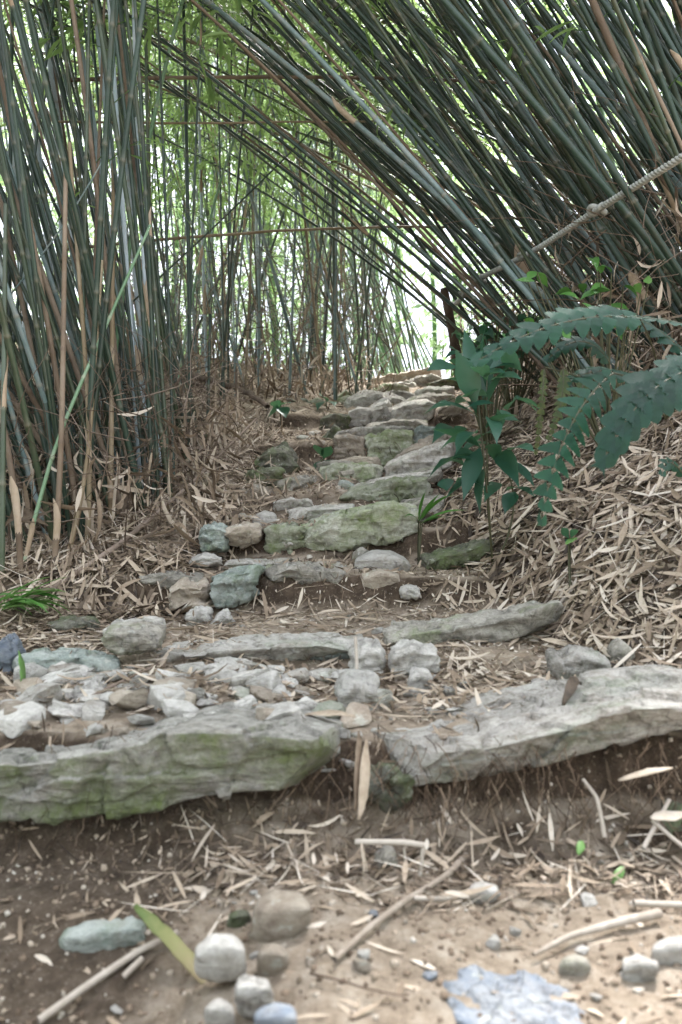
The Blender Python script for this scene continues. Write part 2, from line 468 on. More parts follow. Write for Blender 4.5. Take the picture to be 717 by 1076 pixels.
# ------------------------------------------------------------------ stones
def box_grid(n):
    nx, ny, nz = n
    idx, V, Fq = {}, [], []
    def vid(i, j, k):
        key = (i, j, k)
        if key not in idx:
            idx[key] = len(V)
            V.append((2 * i / nx - 1, 2 * j / ny - 1, 2 * k / nz - 1))
        return idx[key]
    for i in range(nx):
        for j in range(ny):
            Fq.append((vid(i, j, nz), vid(i + 1, j, nz), vid(i + 1, j + 1, nz), vid(i, j + 1, nz)))
            Fq.append((vid(i, j, 0), vid(i, j + 1, 0), vid(i + 1, j + 1, 0), vid(i + 1, j, 0)))
    for i in range(nx):
        for k in range(nz):
            Fq.append((vid(i, 0, k), vid(i + 1, 0, k), vid(i + 1, 0, k + 1), vid(i, 0, k + 1)))
            Fq.append((vid(i, ny, k), vid(i, ny, k + 1), vid(i + 1, ny, k + 1), vid(i + 1, ny, k)))
    for j in range(ny):
        for k in range(nz):
            Fq.append((vid(0, j, k), vid(0, j, k + 1), vid(0, j + 1, k + 1), vid(0, j + 1, k)))
            Fq.append((vid(nx, j, k), vid(nx, j + 1, k), vid(nx, j + 1, k + 1), vid(nx, j, k + 1)))
    return np.array(V), np.array(Fq)

def rounded(V, k=7.0):
    m = np.max(np.abs(V), 1, keepdims=True)
    l = (np.sum(np.abs(V) ** k, 1, keepdims=True)) ** (1 / k)
    return V * m / l

def rbox(V, h, r):
    """box grid with edges rounded to radius r for half sizes h"""
    h = np.asarray(h, float)
    p = V * h
    c = np.clip(p, -(h - r), h - r)
    d = p - c
    # spread the corner zone evenly over the arc
    n = np.linalg.norm(d, axis=1, keepdims=True)
    m = np.max(np.abs(d), axis=1, keepdims=True)
    q = c + np.where(n > 1e-9, d / np.maximum(n, 1e-9) * m, 0)
    return q / h

def facets(q, cell, rs, slope=.35):
    """displacement made of many small tilted planes that break off against each other"""
    lo, hi = q.min(0), q.max(0)
    k = int(np.clip(np.prod((hi - lo) / cell + .8), 10, 90))
    sd = lo + rs.uniform(size=(k, 3)) * (hi - lo)
    sc = np.array([1, 1, 1.5])
    i = np.argmin(((q[:, None] - sd[None]) ** 2 * sc).sum(-1), 1)
    g = rs.normal(size=(k, 3)) * slope
    off = rs.normal(size=k) * cell * .10
    return ((q - sd[i]) * g[i]).sum(-1) + off[i]

def plates(q, cell, rs):
    """thin flat plates of the bedding, each broken off at its own depth"""
    lo, hi = q.min(0), q.max(0)
    sc = np.array([1, 1, 5.0]) / cell
    k = int(np.clip(np.prod((hi - lo) * sc + .8), 12, 160))
    sd = lo + rs.uniform(size=(k, 3)) * (hi - lo)
    i = np.argmin((((q[:, None] - sd[None]) * sc) ** 2).sum(-1), 1)
    return rs.uniform(-1, 1, k)[i]

def polyu(pts, u):
    """pts: (n,3) -> positions at u in 0..1"""
    pts = np.asarray(pts)
    t = np.concatenate([[0], np.cumsum(np.linalg.norm(np.diff(pts[:, :2], axis=0), axis=1) + 1e-6)])
    t /= t[-1]
    return np.stack([np.interp(u, t, pts[:, i]) for i in range(3)], -1)

def slab(name, label, mat, d, depth, ft, fb, bt=None, undercut=.03, amp=None, seed=0, bury=.0, cat='stone', chips=10, ndiv=None, soft=9.0):
    """a bedded stone whose front top edge, front bottom edge and back top edge are given"""
    FT = np.array([W(x, y, d) for x, y in ft])
    FB = np.array([W(x, y, d) for x, y in fb])
    FB[:, 1] += undercut
    if bt is None:
        BT = FT + np.array([0, depth, .01])
        BT[:, 0] *= .96
        BT[:, 0] += FT[:, 0].mean() * .04 * 1
    else:
        BT = np.array([W(x, y, d + depth) for x, y in bt])
    FB[:, 2] -= bury
    if name == 'step_stone' and d > 2.9:      # tops stand clear of the soil
        FT[:, 2] += .012 + .004 * d; BT[:, 2] += .012 + .004 * d; FB[:, 2] += .004
    width = np.linalg.norm(FT[-1] - FT[0])
    th = abs(FT[:, 2].mean() - FB[:, 2].mean())
    if label.startswith(('long grey slab', 'broad pale')): ndiv = [230, 70, 50]
    if ndiv is None:
        cell = max(.006, width / 90)
        ndiv = [int(np.clip(width / cell, 12, 90)), int(np.clip(depth / cell, 8, 40)), int(np.clip(th / cell, 7, 26))]
    V, Fq = box_grid(ndiv)
    hh = np.array([width, depth, max(th, .01)]) / 2
    V0 = V
    V = rbox(V, hh, min(hh) * (.8 if soft < 3.4 else .6 if soft < 4.5 else .30 if soft < 8 else .14))
    u, v, w = (V[:, 0] + 1) / 2, (V[:, 1] + 1) / 2, (V[:, 2] + 1) / 2
    A, B, C = polyu(FT, u), polyu(FB, u), polyu(BT, u)
    Dp = B + (C - A)
    Dp[:, 2] = np.minimum(Dp[:, 2], C[:, 2] - .02) - .02
    w_, v_ = w[:, None], v[:, None]
    P = (B * (1 - v_) + Dp * v_) * (1 - w_) + (A * (1 - v_) + C * v_) * w_
    ctr = P.mean(0)
    if amp is None: amp = min(.05, .11 * min(th, width, depth) + .0015)
    o = np.array([seed * 3.7, seed * 1.9, seed * 5.3])
    nrm = unit(np.sign(V) * np.abs(V) ** 6 * np.array([1, 1, 1.0]))
    q = P - ctr + o
    lay = fbm(q * np.array([6, 6, 60]), 3)
    # plates that break off in steps
    ter = np.round(fbm(q * np.array([5, 5, 24]) + 40, 3) * 4) / 4
    P = P + nrm * (amp * (.22 * fbm(q * 7, 3) + .30 * (1 - 2 * np.abs(fbm(q * 16, 4))) + .22 * fbm(q * 45, 3)))[:, None]
    sidew = (1 - np.abs(V[:, 2]) ** 2)[:, None]
    hd = nrm * np.array([1, 1, 0])
    P = P + hd * sidew * (amp * (.55 * lay + .75 * ter))[:, None]
    P[:, 2] += amp * .35 * np.round(fbm(q * np.array([5, 7, 2]) + 90, 3) * 3) / 3 * (V[:, 2] > .2)
    rs = np.random.default_rng(seed + 100)
    if soft >= 4.5:
        pl = plates(q + .006 * fbm(q * 30 + 3, 3)[:, None], max(.05, width * .22), rs)
        P = P + nrm * (amp * .75 * pl * np.where(np.abs(V[:, 2]) > .92, .35, 1.0))[:, None]
        P = P + nrm * 1.4 * np.clip(facets(q + .006 * fbm(q * 25, 2)[:, None], max(.02, min(th, depth) * .75), rs), -amp * .45, amp * .45)[:, None]
        P = P + nrm * np.clip(facets(q + .004 * fbm(q * 60, 2)[:, None], max(.012, min(th, depth) * .3), rs), -amp * .25, amp * .25)[:, None]
    for _ in range(chips):           # flat facets chopped off corners
        nn = unit(rs.normal(size=3) * np.array([1, 1, .8]))
        dd = (P - P.mean(0)) @ nn
        lim = np.quantile(dd, rs.uniform(.955, .992))
        P = P - nn[None] * (np.maximum(0, dd - lim) * .9)[:, None]
    base = np.array([P[:, 0].mean(), P[:, 1].mean(), P[:, 2].min()])
    ob = mk(name, P, Fq, M[mat], loc=base)
    return tag(ob, label, cat)

st_ = slab
G3 = 'stones of the steps'
st_('step_slab', 'long grey slab with broad green moss on its front face', 'slab_moss', 1.45, .30,
    [(-130, 812), (60, 800), (150, 784), (170, 770), (250, 770), (338, 778), (370, 772)],
    [(-130, 858), (70, 862), (150, 851), (240, 833), (305, 831), (350, 806)],
    [(-110, 788), (60, 780), (165, 760), (240, 741), (330, 745), (374, 758)], .03, .0085, 1, 0.01, chips=14)
st_('step_slab', 'broad pale cracked slab with a tuft of bright moss at its far corner', 'slab_pale', 1.50, .33,
    [(388, 778), (430, 792), (520, 786), (600, 766), (660, 745), (790, 738)],
    [(402, 806), (440, 830), (520, 820), (600, 799), (660, 785), (790, 757)],
    [(396, 762), (470, 738), (550, 719), (620, 706), (690, 698), (800, 706)], .05, .0085, 2, 0.005, chips=14)
st_('step_slab', 'long thin pale slab edging the second step', 'slab_pale', 2.08, .24,
    [(148, 688), (200, 688), (280, 681), (345, 677), (380, 675)], [(155, 697), (210, 698), (290, 692), (350, 688), (380, 684)],
    [(160, 678), (230, 671), (300, 667), (350, 666), (382, 667)], .04, .007, 3, .01)
st_('step_slab', 'greenish low slab beside the thin pale slab, half buried in rubble', 'green_rock', 2.0, .17,
    [(10, 700), (45, 691), (85, 690), (120, 697)], [(12, 720), (50, 723), (110, 713), (122, 706)], [(14, 689), (50, 682), (105, 684), (120, 691)], .03, .010, 4, .01)
st_('step_slab', 'long dark grey slab disappearing under the leaf litter', 'stone', 2.2, .22,
    [(403, 667), (470, 663), (530, 652), (585, 638)], [(408, 677), (470, 677), (530, 668), (590, 652)], [(404, 656), (470, 650), (530, 640), (585, 630)], .03, .009, 5, .015)
st_('stone', 'small flat stone tucked under the thin pale slab', 'green_rock', 2.12, .10, [(322, 690), (345, 686), (370, 687)], [(322, 698), (345, 698), (370, 696)], None, .02, .006, 6)
st_('stone', 'dark wedge stone jammed below the gap between the two front slabs', 'dark_rock', 1.5, .12, [(385, 828), (405, 818), (432, 822)], [(382, 845), (405, 850), (430, 845)], None, .03, .01, 7, .01)
# third step
st_('step_stone', 'flat buff stone at the outer end of the third step', 'stone', 2.70, .2, [(146, 606), (180, 602), (212, 606)], [(150, 615), (185, 620), (212, 616)], [(150, 601), (180, 598), (210, 600)], .02, .007, 8, .02)
st_('step_stone', 'knobbly soil-stained stone below the flat buff one', 'tan_rock', 2.62, .14, [(172, 620), (190, 614), (214, 616)], [(176, 642), (195, 642), (212, 634)], None, .03, .015, 9, .02)
st_('step_stone', 'upright blue-green block with a flat cleft face', 'green_rock', 2.62, .18, [(220, 607), (245, 602), (273, 597)], [(219, 637), (245, 637), (266, 622)], [(232, 602), (250, 598), (276, 594)], .03, .010, 10, .01, soft=12)
st_('step_stone', 'rounded grey slab next to the blue-green block', 'stone', 2.66, .22, [(279, 601), (300, 597), (330, 597), (363, 604)], [(284, 616), (305, 612), (330, 620), (362, 622)], [(280, 594), (320, 592), (362, 594)], .04, .010, 11, .0)
st_('step_stone', 'thin flat plate lying above the blue-green block', 'slab_pale', 2.85, .12, [(232, 594), (260, 592), (293, 594)], [(234, 599), (260, 598), (293, 598)], None, .02, .004, 12)
st_('step_stone', 'smooth light grey cobble on the third step', 'pebble', 2.74, .16, [(372, 592), (392, 584), (412, 584), (432, 592)], [(374, 602), (400, 605), (430, 602)], None, .03, .010, 13, .01, soft=3.5)
st_('step_stone', 'buff lump under the smooth light grey cobble', 'tan_rock', 2.66, .14, [(377, 606), (400, 602), (424, 606)], [(380, 619), (402, 622), (424, 614)], None, .03, .010, 14, .01, soft=4)
st_('step_stone', 'dark mossy plank-shaped slab sloping into the litter', 'dark_rock', 2.78, .16, [(446, 588), (480, 581), (518, 570)], [(447, 598), (480, 597), (518, 582)], None, .03, .008, 15, .005)
st_('stone', 'small round stone in the soil below the buff lump', 'pebble', 2.6, .05, [(422, 621), (431, 618), (441, 621)], [(423, 628), (431, 629), (440, 628)], None, .01, .004, 16)
# fourth step
st_('step_stone', 'short moss-patched stone abutting the long mossy one', 'moss', 3.0, .18, [(281, 566), (300, 561), (320, 565)], [(282, 583), (300, 585), (320, 581)], [(283, 560), (300, 557), (322, 558)], .03, .010, 17, .01)
st_('step_stone', 'long yellow-green mossy stone rising along the fourth step', 'moss', 2.98, .2, [(315, 568), (342, 556), (380, 545), (414, 539), (440, 546)], [(316, 581), (345, 578), (380, 572), (420, 566), (440, 557)], [(318, 560), (342, 549), (380, 540), (414, 536), (436, 540)], .03, .012, 18, .01)
st_('step_stone', 'pale green stone in the litter outside the fourth step', 'green_rock', 2.95, .12, [(208, 566), (222, 560), (236, 563)], [(208, 577), (222, 578), (236, 575)], None, .02, .008, 19, .01)
st_('step_stone', 'brown wedge stone with dark underside in the litter', 'tan_rock', 2.95, .14, [(236, 565), (252, 561), (270, 562)], [(238, 572), (252, 576), (270, 568)], None, .05, .008, 20)
st_('stone', 'thin pale plate lying in the litter', 'pebble', 2.85, .07, [(198, 590), (212, 585), (232, 588)], [(200, 595), (214, 596), (232, 592)], None, .01, .004, 21)
st_('step_stone', 'squat pale rounded stone outside the fifth step', 'pebble', 3.2, .10, [(264, 551), (276, 546), (290, 549)], [(265, 559), (276, 561), (289, 558)], None, .01, .006, 22, soft=4)
# fifth step
st_('step_stone', 'thin buff ledge stone of the fifth step', 'slab_pale', 3.45, .16, [(286, 537), (306, 531), (332, 534)], [(288, 542), (308, 540), (332, 541)], None, .04, .006, 23)
st_('step_stone', 'broad moss-tinted riser stone of the fifth step', 'moss', 3.46, .18, [(358, 528), (385, 519), (420, 514), (452, 508)], [(362, 539), (385, 538), (420, 536), (452, 530)], [(360, 521), (388, 515), (420, 510), (450, 503)], .02, .012, 24, .01)
st_('stone', 'mossy wedge stone poking from the litter beside the steps', 'dark_rock', 4.0, .26, [(264, 489), (285, 474), (299, 468), (312, 486)], [(268, 497), (285, 500), (300, 499), (311, 495)], [(280, 476), (290, 468), (301, 466), (308, 475)], .04, .014, 25, .01, soft=14)
st_('stone', 'brown block below the mossy wedge stone', 'dark_rock', 3.8, .18, [(254, 500), (272, 493), (296, 495)], [(256, 512), (275, 514), (296, 509)], None, .03, .012, 26, .01, soft=12)
st_('stone', 'low dark block with a rusty underside', 'tan_rock', 3.55, .2, [(248, 519), (266, 512), (286, 519)], [(250, 531), (268, 533), (284, 528)], None, .05, .012, 27, .01, soft=10)
st_('stone', 'grey-green stone leaning in the litter near the fallen stick', 'green_rock', 3.55, .10, [(202, 532), (215, 524), (226, 535)], [(202, 546), (214, 549), (226, 543)], None, .02, .008, 28)
# sixth step
st_('step_stone', 'mossy cushion-shaped stone of the sixth step', 'moss', 3.80, .2, [(334, 503), (350, 497), (380, 497), (402, 503)], [(336, 514), (355, 516), (382, 516), (400, 513)], [(338, 496), (360, 493), (384, 493), (400, 497)], .03, .010, 29, .01)
st_('step_stone', 'narrow tilted slab slanting up the sixth step', 'slab_pale', 3.85, .2, [(404, 500), (425, 490), (450, 481), (478, 472)], [(406, 507), (430, 502), (455, 494), (478, 486)], [(408, 492), (428, 483), (452, 474), (476, 466)], .03, .008, 30, .01)
st_('step_stone', 'pale slab end beneath the narrow tilted slab', 'stone', 3.7, .14, [(427, 507), (445, 501), (466, 496)], [(428, 513), (446, 512), (466, 508)], None, .02, .006, 31)
st_('step_stone', 'flat dry plate beside the mossy cushion-shaped stone', 'stone', 3.95, .14, [(332, 494), (348, 491), (368, 492)], [(334, 499), (350, 498), (368, 498)], None, .02, .005, 32)
# seventh step
st_('step_stone', 'tall stone with yellow moss set in the seventh riser', 'moss', 4.22, .22, [(384, 470), (408, 461), (434, 463)], [(386, 493), (410, 494), (436, 487)], [(386, 463), (410, 457), (434, 458)], .03, .013, 33, .01)
st_('step_stone', 'long low bank stone sloping under the seventh step', 'tan_rock', 4.1, .2, [(412, 488), (435, 477), (462, 468)], [(412, 497), (436, 492), (462, 482)], None, .03, .012, 34, .01)
st_('step_stone', 'lumpy grey stone at the top of the seventh riser', 'green_rock', 4.35, .22, [(430, 462), (445, 455), (466, 457), (484, 461)], [(432, 470), (448, 472), (470, 470), (484, 467)], None, .03, .012, 35, .01)
st_('step_stone', 'earthy block filling the seventh riser', 'tan_rock', 4.22, .2, [(352, 466), (366, 462), (386, 466)], [(352, 492), (368, 495), (386, 492)], None, .03, .014, 36, .01)
st_('stone', 'pointed dark stone at the edge of the seventh step', 'dark_rock', 4.5, .18, [(340, 459), (352, 448), (366, 459)], [(340, 466), (352, 468), (366, 465)], None, .03, .012, 37, .01, soft=14)
# eighth step and above
st_('step_stone', 'squarish pale block at the end of the eighth step', 'pebble', 5.2, .22, [(366, 438), (376, 434), (389, 436)], [(367, 446), (377, 447), (388, 446)], None, .03, .010, 38, .01, soft=10)
st_('step_stone', 'long pale lens-shaped slab on the eighth step', 'slab_pale', 5.2, .3, [(410, 440), (428, 432), (452, 430), (458, 432)], [(412, 446), (430, 445), (452, 440), (458, 437)], [(410, 434), (430, 428), (452, 426), (456, 427)], .03, .010, 39, .01)
st_('step_stone', 'tilted pale plate above the squarish block', 'pebble', 5.4, .25, [(386, 440), (398, 431), (408, 428)], [(390, 444), (400, 441), (412, 436)], [(390, 430), (400, 425), (408, 423)], .02, .010, 40)
st_('step_stone', 'wide humped grey slab near the top of the steps', 'slab_pale', 5.8, .5, [(362, 430), (380, 422), (400, 422), (424, 430)], [(364, 436), (382, 434), (402, 434), (424, 434)], [(370, 422), (388, 414), (404, 416), (424, 424)], .03, .016, 41, .01)
st_('stone', 'greenish boulder at the foot of the far bamboo', 'moss', 6.6, .4, [(350, 418), (360, 412), (376, 414)], [(350, 424), (362, 426), (376, 422)], None, .03, .02, 42, .03)
st_('stone', 'dark flat stone beside the upper steps', 'dark_rock', 5.4, .3, [(334, 440), (348, 434), (366, 440)], [(336, 445), (350, 446), (366, 444)], None, .03, .012, 43, .01)
st_('stone', 'mossy low boulder among the leaves by the upper steps', 'moss', 5.9, .3, [(318, 428), (334, 420), (350, 428)], [(318, 436), (334, 438), (350, 436)], None, .03, .02, 44, .02)
st_('step_stone', 'mossy long stone of the topmost steps', 'moss', 6.9, .4, [(388, 416), (404, 409), (428, 412)], [(390, 422), (406, 423), (428, 419)], None, .03, .016, 45, .02)
st_('step_stone', 'slim pale slab on the bank side of the topmost steps', 'slab_pale', 6.3, .3, [(438, 416), (452, 411), (478, 412)], [(440, 422), (454, 422), (478, 418)], None, .03, .012, 46, .02)
st_('step_stone', 'angled grey slab just below the crest', 'stone', 7.9, .4, [(424, 407), (440, 401), (464, 397)], [(426, 411), (442, 408), (464, 404)], None, .03, .016, 47, .02)
st_('step_stone', 'bare pinkish ledge closing the crest of the path', 'tan_rock', 8.7, .45, [(390, 403), (415, 397), (440, 393), (466, 390)], [(390, 411), (415, 410), (440, 406), (466, 402)], None, .02, .014, 48, .05)
st_('step_stone', 'grey cracked slab in the middle of the eighth riser', 'stone', 5.5, .3, [(424, 428), (440, 422), (458, 424)], [(424, 433), (440, 433), (458, 430)], None, .03, .012, 60, .01)
for (lb, mt, d, dep, ft, fb, sd) in [
 ('broad flat tan slab paving the tread above the long mossy stone', 'slab_pale', 3.22, .2, [(300, 546), (340, 541), (372, 540)], [(302, 550), (340, 548), (372, 546)], 201),
 ('thin grey plate bridging the fourth riser toward the shrub', 'stone', 3.2, .16, [(425, 538), (448, 533), (470, 530)], [(425, 546), (448, 545), (470, 540)], 202),
 ('broken tan flagstone under the thin buff ledge stone', 'tan_rock', 3.38, .14, [(330, 542), (348, 538), (366, 540)], [(330, 549), (348, 550), (366, 548)], 203),
 ('long flat flagstone over the broad moss-tinted riser stone', 'slab_pale', 3.62, .24, [(352, 523), (390, 513), (430, 506), (460, 501)], [(354, 527), (392, 519), (432, 511), (460, 506)], 204),
 ('grey flagstone at the outer end of the sixth step', 'stone', 3.78, .2, [(292, 514), (312, 508), (334, 510)], [(292, 522), (314, 521), (334, 517)], 205),
 ('rough tan flagstone above the mossy cushion-shaped stone', 'tan_rock', 4.05, .2, [(350, 493), (375, 488), (402, 489)], [(350, 498), (376, 496), (402, 495)], 206),
 ('wide thin flagstone capping the seventh riser', 'slab_pale', 4.36, .3, [(350, 462), (385, 455), (420, 455), (436, 458)], [(350, 467), (386, 462), (420, 461), (436, 463)], 207),
 ('layered brown slab end at the shrub side of the seventh riser', 'tan_rock', 4.26, .22, [(440, 470), (462, 464), (486, 466)], [(440, 482), (464, 482), (486, 478)], 208),
 ('long grey flagstone halfway between the seventh and eighth steps', 'stone', 4.8, .3, [(385, 452), (415, 447), (450, 448)], [(385, 457), (416, 455), (450, 454)], 209),
 ('dark flagstone wedged at the outer end of the eighth step', 'dark_rock', 5.15, .24, [(338, 446), (352, 441), (367, 443)], [(338, 452), (353, 453), (367, 450)], 210),
 ('pale flagstone crossing the whole eighth riser', 'slab_pale', 5.24, .3, [(384, 438), (404, 434), (416, 436)], [(384, 447), (405, 447), (416, 444)], 211),
 ('buff flagstone beside the shrub on the eighth step', 'tan_rock', 5.3, .3, [(456, 436), (474, 430), (496, 432)], [(456, 444), (476, 443), (496, 438)], 212),
 ('tilted grey flagstone above the eighth step', 'stone', 6.1, .4, [(430, 424), (452, 418), (478, 420)], [(430, 430), (454, 429), (478, 426)], 213),
 ('pale rounded flagstone in the middle of the upper path', 'slab_pale', 6.3, .4, [(396, 421), (415, 416), (440, 418)], [(396, 427), (416, 427), (440, 424)], 214),
 ('mossy flagstone outside the upper path', 'moss', 6.2, .4, [(356, 425), (374, 420), (396, 423)], [(356, 431), (375, 431), (396, 428)], 215),
 ('dark flagstone on the bank side near the crest', 'dark_rock', 7.4, .4, [(452, 407), (470, 402), (492, 402)], [(452, 412), (471, 411), (492, 408)], 216),
 ('pale flagstone in the topmost riser under the crest ledge', 'slab_pale', 7.6, .4, [(398, 412), (416, 408), (436, 407)], [(398, 417), (417, 416), (436, 413)], 217)]:
    slab('step_stone', lb, mt, d, dep, ft, fb, None, .03, None, sd, .012, 'stone', 10, None, 10)
# near ground
NG = [
 ('rock', 'tan boulder with a pale vein at the foot of the riser', 'tan_rock', 1.30, .11, [(267, 944), (285, 930), (312, 930), (328, 945)], [(266, 980), (280, 988), (305, 980), (325, 958)], 3.2, 61),
 ('rock', 'chalky rounded stone beside the yellow-green bamboo scrap', 'pebble', 1.22, .09, [(204, 992), (222, 977), (245, 978), (258, 990)], [(205, 1012), (225, 1022), (245, 1020), (257, 1010)], 3.6, 62),
 ('rock', 'grey-green slab embedded in the dark soil bank', 'green_rock', 1.30, .10, [(62, 975), (95, 966), (140, 962), (152, 972)], [(62, 1000), (95, 1004), (130, 994), (150, 982)], 5, 63),
 ('rock', 'slim blue-grey shard stuck in the soil bank', 'blue_rock', 1.40, .06, [(22, 930), (42, 920), (60, 914)], [(22, 941), (40, 934), (58, 924)], 6, 64),
 ('rock', 'small white stone by the broken reed', 'pebble', 1.36, .06, [(493, 928), (506, 923), (526, 930)], [(494, 944), (508, 948), (525, 944)], 4, 65),
 ('rock', 'upright flake leaning in the dry leaves under the broken reed', 'stone', 1.42, .04, [(394, 915), (404, 902), (417, 900)], [(394, 927), (404, 928), (416, 918)], 5, 66),
 ('rock', 'buff pebble below the tan boulder', 'tan_rock', 1.24, .06, [(270, 996), (285, 988), (303, 994)], [(271, 1012), (285, 1017), (302, 1012)], 3.5, 68),
 ('rock', 'bluish white cobble by the long dry leaf', 'pebble', 1.12, .07, [(250, 1030), (265, 1021), (284, 1028)], [(252, 1052), (266, 1058), (283, 1050)], 3.6, 69),
 ('rock', 'pale bluish stone at the bottom edge of the path', 'blue_rock', 1.04, .08, [(266, 1060), (290, 1050), (312, 1056)], [(268, 1085), (290, 1090), (312, 1085)], 4, 70),
 ('rock', 'big whitish stone at the path edge under the split stick', 'pebble', 1.18, .12, [(685, 990), (705, 980), (740, 980)], [(686, 1006), (706, 1014), (740, 1012)], 4, 71),
 ('rock', 'grey egg-shaped stone in the path gravel', 'pebble', 1.14, .07, [(655, 1008), (672, 1002), (692, 1010)], [(656, 1022), (674, 1028), (690, 1024)], 3.6, 72),
 ('rock', 'dirty pale stone in the path gravel beside the blue patch', 'stone', 1.12, .07, [(588, 1006), (604, 1000), (622, 1006)], [(590, 1016), (606, 1022), (620, 1018)], 4, 73),
 ('rock', 'mossy stone buried in the riser below the pale cracked slab', 'dark_rock', 1.56, .08, [(590, 846), (606, 838), (622, 844)], [(590, 860), (606, 866), (622, 860)], 4, 74),
 ('rock', 'purple-brown stone half out of the bank among bleached reeds', 'dark_rock', 1.50, .08, [(700, 868), (716, 858), (745, 862)], [(700, 890), (716, 896), (745, 894)], 4, 75),
 ('rock', 'tiny slate chip between dry leaves', 'dark_rock', 1.34, .03, [(241, 962), (250, 956), (263, 957)], [(241, 968), (250, 969), (262, 964)], 5, 76),
 ('rock', 'lumpy white stone beneath the yellow-green bamboo scrap', 'pebble', 1.12, .07, [(214, 1052), (230, 1045), (246, 1052)], [(216, 1072), (230, 1078), (245, 1072)], 3.6, 77),
 ('rock', 'large pale flake on the gravel beside the mossy front slab', 'pebble', 1.78, .10, [(356, 724), (372, 718), (398, 722)], [(358, 737), (375, 741), (396, 736)], 5, 78),
 ('rock', 'white blocky stone beneath the thin pale slab', 'pebble', 1.98, .10, [(371, 690), (386, 682), (402, 684)], [(372, 706), (388, 709), (402, 704)], 6, 79),
 ('rock', 'white angular plate next to the white blocky stone', 'pebble', 1.97, .11, [(412, 692), (432, 683), (462, 690)], [(414, 701), (434, 702), (462, 700)], 7, 80),
 ('rock', 'knobby pale stone standing in the gravel gap', 'pebble', 1.90, .06, [(431, 716), (441, 708), (454, 714)], [(432, 728), (442, 731), (453, 727)], 5, 81),
 ('rock', 'pale slab fragment resting behind the broad cracked slab', 'slab_pale', 1.9, .12, [(586, 698), (610, 691), (640, 692)], [(588, 707), (612, 708), (640, 702)], 6, 82),
 ('rock', 'mauve-grey stone in the litter behind the cracked slab', 'stone', 1.98, .07, [(646, 684), (658, 678), (668, 684)], [(647, 692), (658, 694), (668, 692)], 4, 83),
 ('rock', 'broad flat white stone in the gravel', 'pebble', 1.72, .13, [(48, 764), (75, 757), (112, 764)], [(50, 776), (78, 781), (110, 776)], 5, 84),
 ('rock', 'angular white stone with a flat top in the gravel', 'pebble', 1.82, .12, [(68, 732), (84, 727), (104, 732)], [(70, 745), (88, 748), (104, 744)], 6, 85),
 ('rock', 'long white stone with a dark shadow gap in the gravel', 'pebble', 1.80, .12, [(108, 740), (130, 735), (152, 742)], [(110, 750), (132, 752), (150, 750)], 6, 86),
 ('rock', 'creamy wedge stone behind the mossy front slab', 'pebble', 1.74, .12, [(108, 752), (126, 746), (148, 756)], [(110, 764), (130, 768), (148, 766)], 5, 87),
 ('rock', 'white stone with a chipped corner on the second step rubble', 'pebble', 1.90, .12, [(214, 712), (232, 706), (254, 710)], [(216, 722), (234, 724), (252, 718)], 5, 88),
 ('rock', 'flat grey plate beneath the second step', 'stone', 2.02, .12, [(104, 668), (130, 663), (164, 668)], [(106, 675), (132, 678), (162, 674)], 6, 89),
 ('rock', 'long low plate at the back of the second tread', 'slab_pale', 2.25, .12, [(106, 663), (130, 659), (165, 660)], [(108, 668), (132, 670), (165, 666)], 6, 90),
 ('rock', 'thin dark plate lying on the second tread', 'dark_rock', 2.42, .08, [(48, 658), (70, 655), (98, 656)], [(50, 662), (72, 663), (98, 660)], 6, 91),
 ('rock', 'pale split stone near the blue-green block', 'pebble', 2.5, .07, [(222, 652), (232, 646), (242, 650)], [(223, 658), (233, 660), (241, 657)], 5, 92),
 ('rock', 'small pale cobble below the knobbly stone', 'pebble', 2.52, .07, [(196, 646), (208, 641), (220, 646)], [(197, 652), (208, 655), (219, 652)], 4, 93),
 ('rock', 'bluish stone at the outer end of the second step', 'blue_rock', 2.05, .1, [(-14, 684), (0, 676), (10, 682)], [(-14, 706), (0, 708), (8, 698)], 5, 94),
 ('stone', 'dark mossy standing stone against the bamboo base', 'dark_rock', 2.95, .10, [(92, 602), (108, 576), (124, 582)], [(92, 610), (108, 612), (122, 606)], 9, 95),
 ('stone', 'grey standing stone beside the dark mossy one', 'green_rock', 2.95, .10, [(128, 592), (142, 580), (152, 586)], [(128, 602), (142, 604), (152, 600)], 9, 96),
 ('stone', 'small mossy lump at the foot of the tan canes', 'moss', 2.9, .08, [(70, 604), (78, 597), (86, 602)], [(70, 612), (78, 614), (86, 610)], 4, 97),
 ('stone', 'grey stone half hidden under litter at the bamboo base', 'stone', 3.5, .14, [(136, 552), (150, 547), (164, 552)], [(136, 562), (150, 564), (164, 560)], 5, 98),
]
for nm, lb, mt, d, dep, ft, fb, sf, sd in NG:
    pb = max(p[1] for p in fb)
    if pb > 940: d = (.578 + (.05 if fb[0][0] < 190 else 0)) * F / (pb - 538)
    btp = None
    if sf < 4.5: sf = 4.4 if sd % 3 else 5.5
    if pb > 940:
        pt = min(p[1] for p in ft)
        dep = float(np.clip(.535 * F / (pt - 538) - d, .03, .11))
        hgt = .55 if sf > 3.8 else .72
        btp = ft
        u_ = np.linspace(0, 1, len(fb))
        fx = np.interp(np.linspace(0, 1, len(ft)), u_, [p[0] for p in fb]); fy = np.interp(np.linspace(0, 1, len(ft)), u_, [p[1] for p in fb])
        ft = [((a[0] + b) / 2, c + (a[1] - c) * hgt) for a, b, c in zip(ft, fx, fy)]
        k_ = d / (d + dep)
    slab(nm, lb, mt, d, dep, ft, fb, btp, .015, .0032 if pb > 940 else None, sd, .022, 'stone', 8, None, sf)

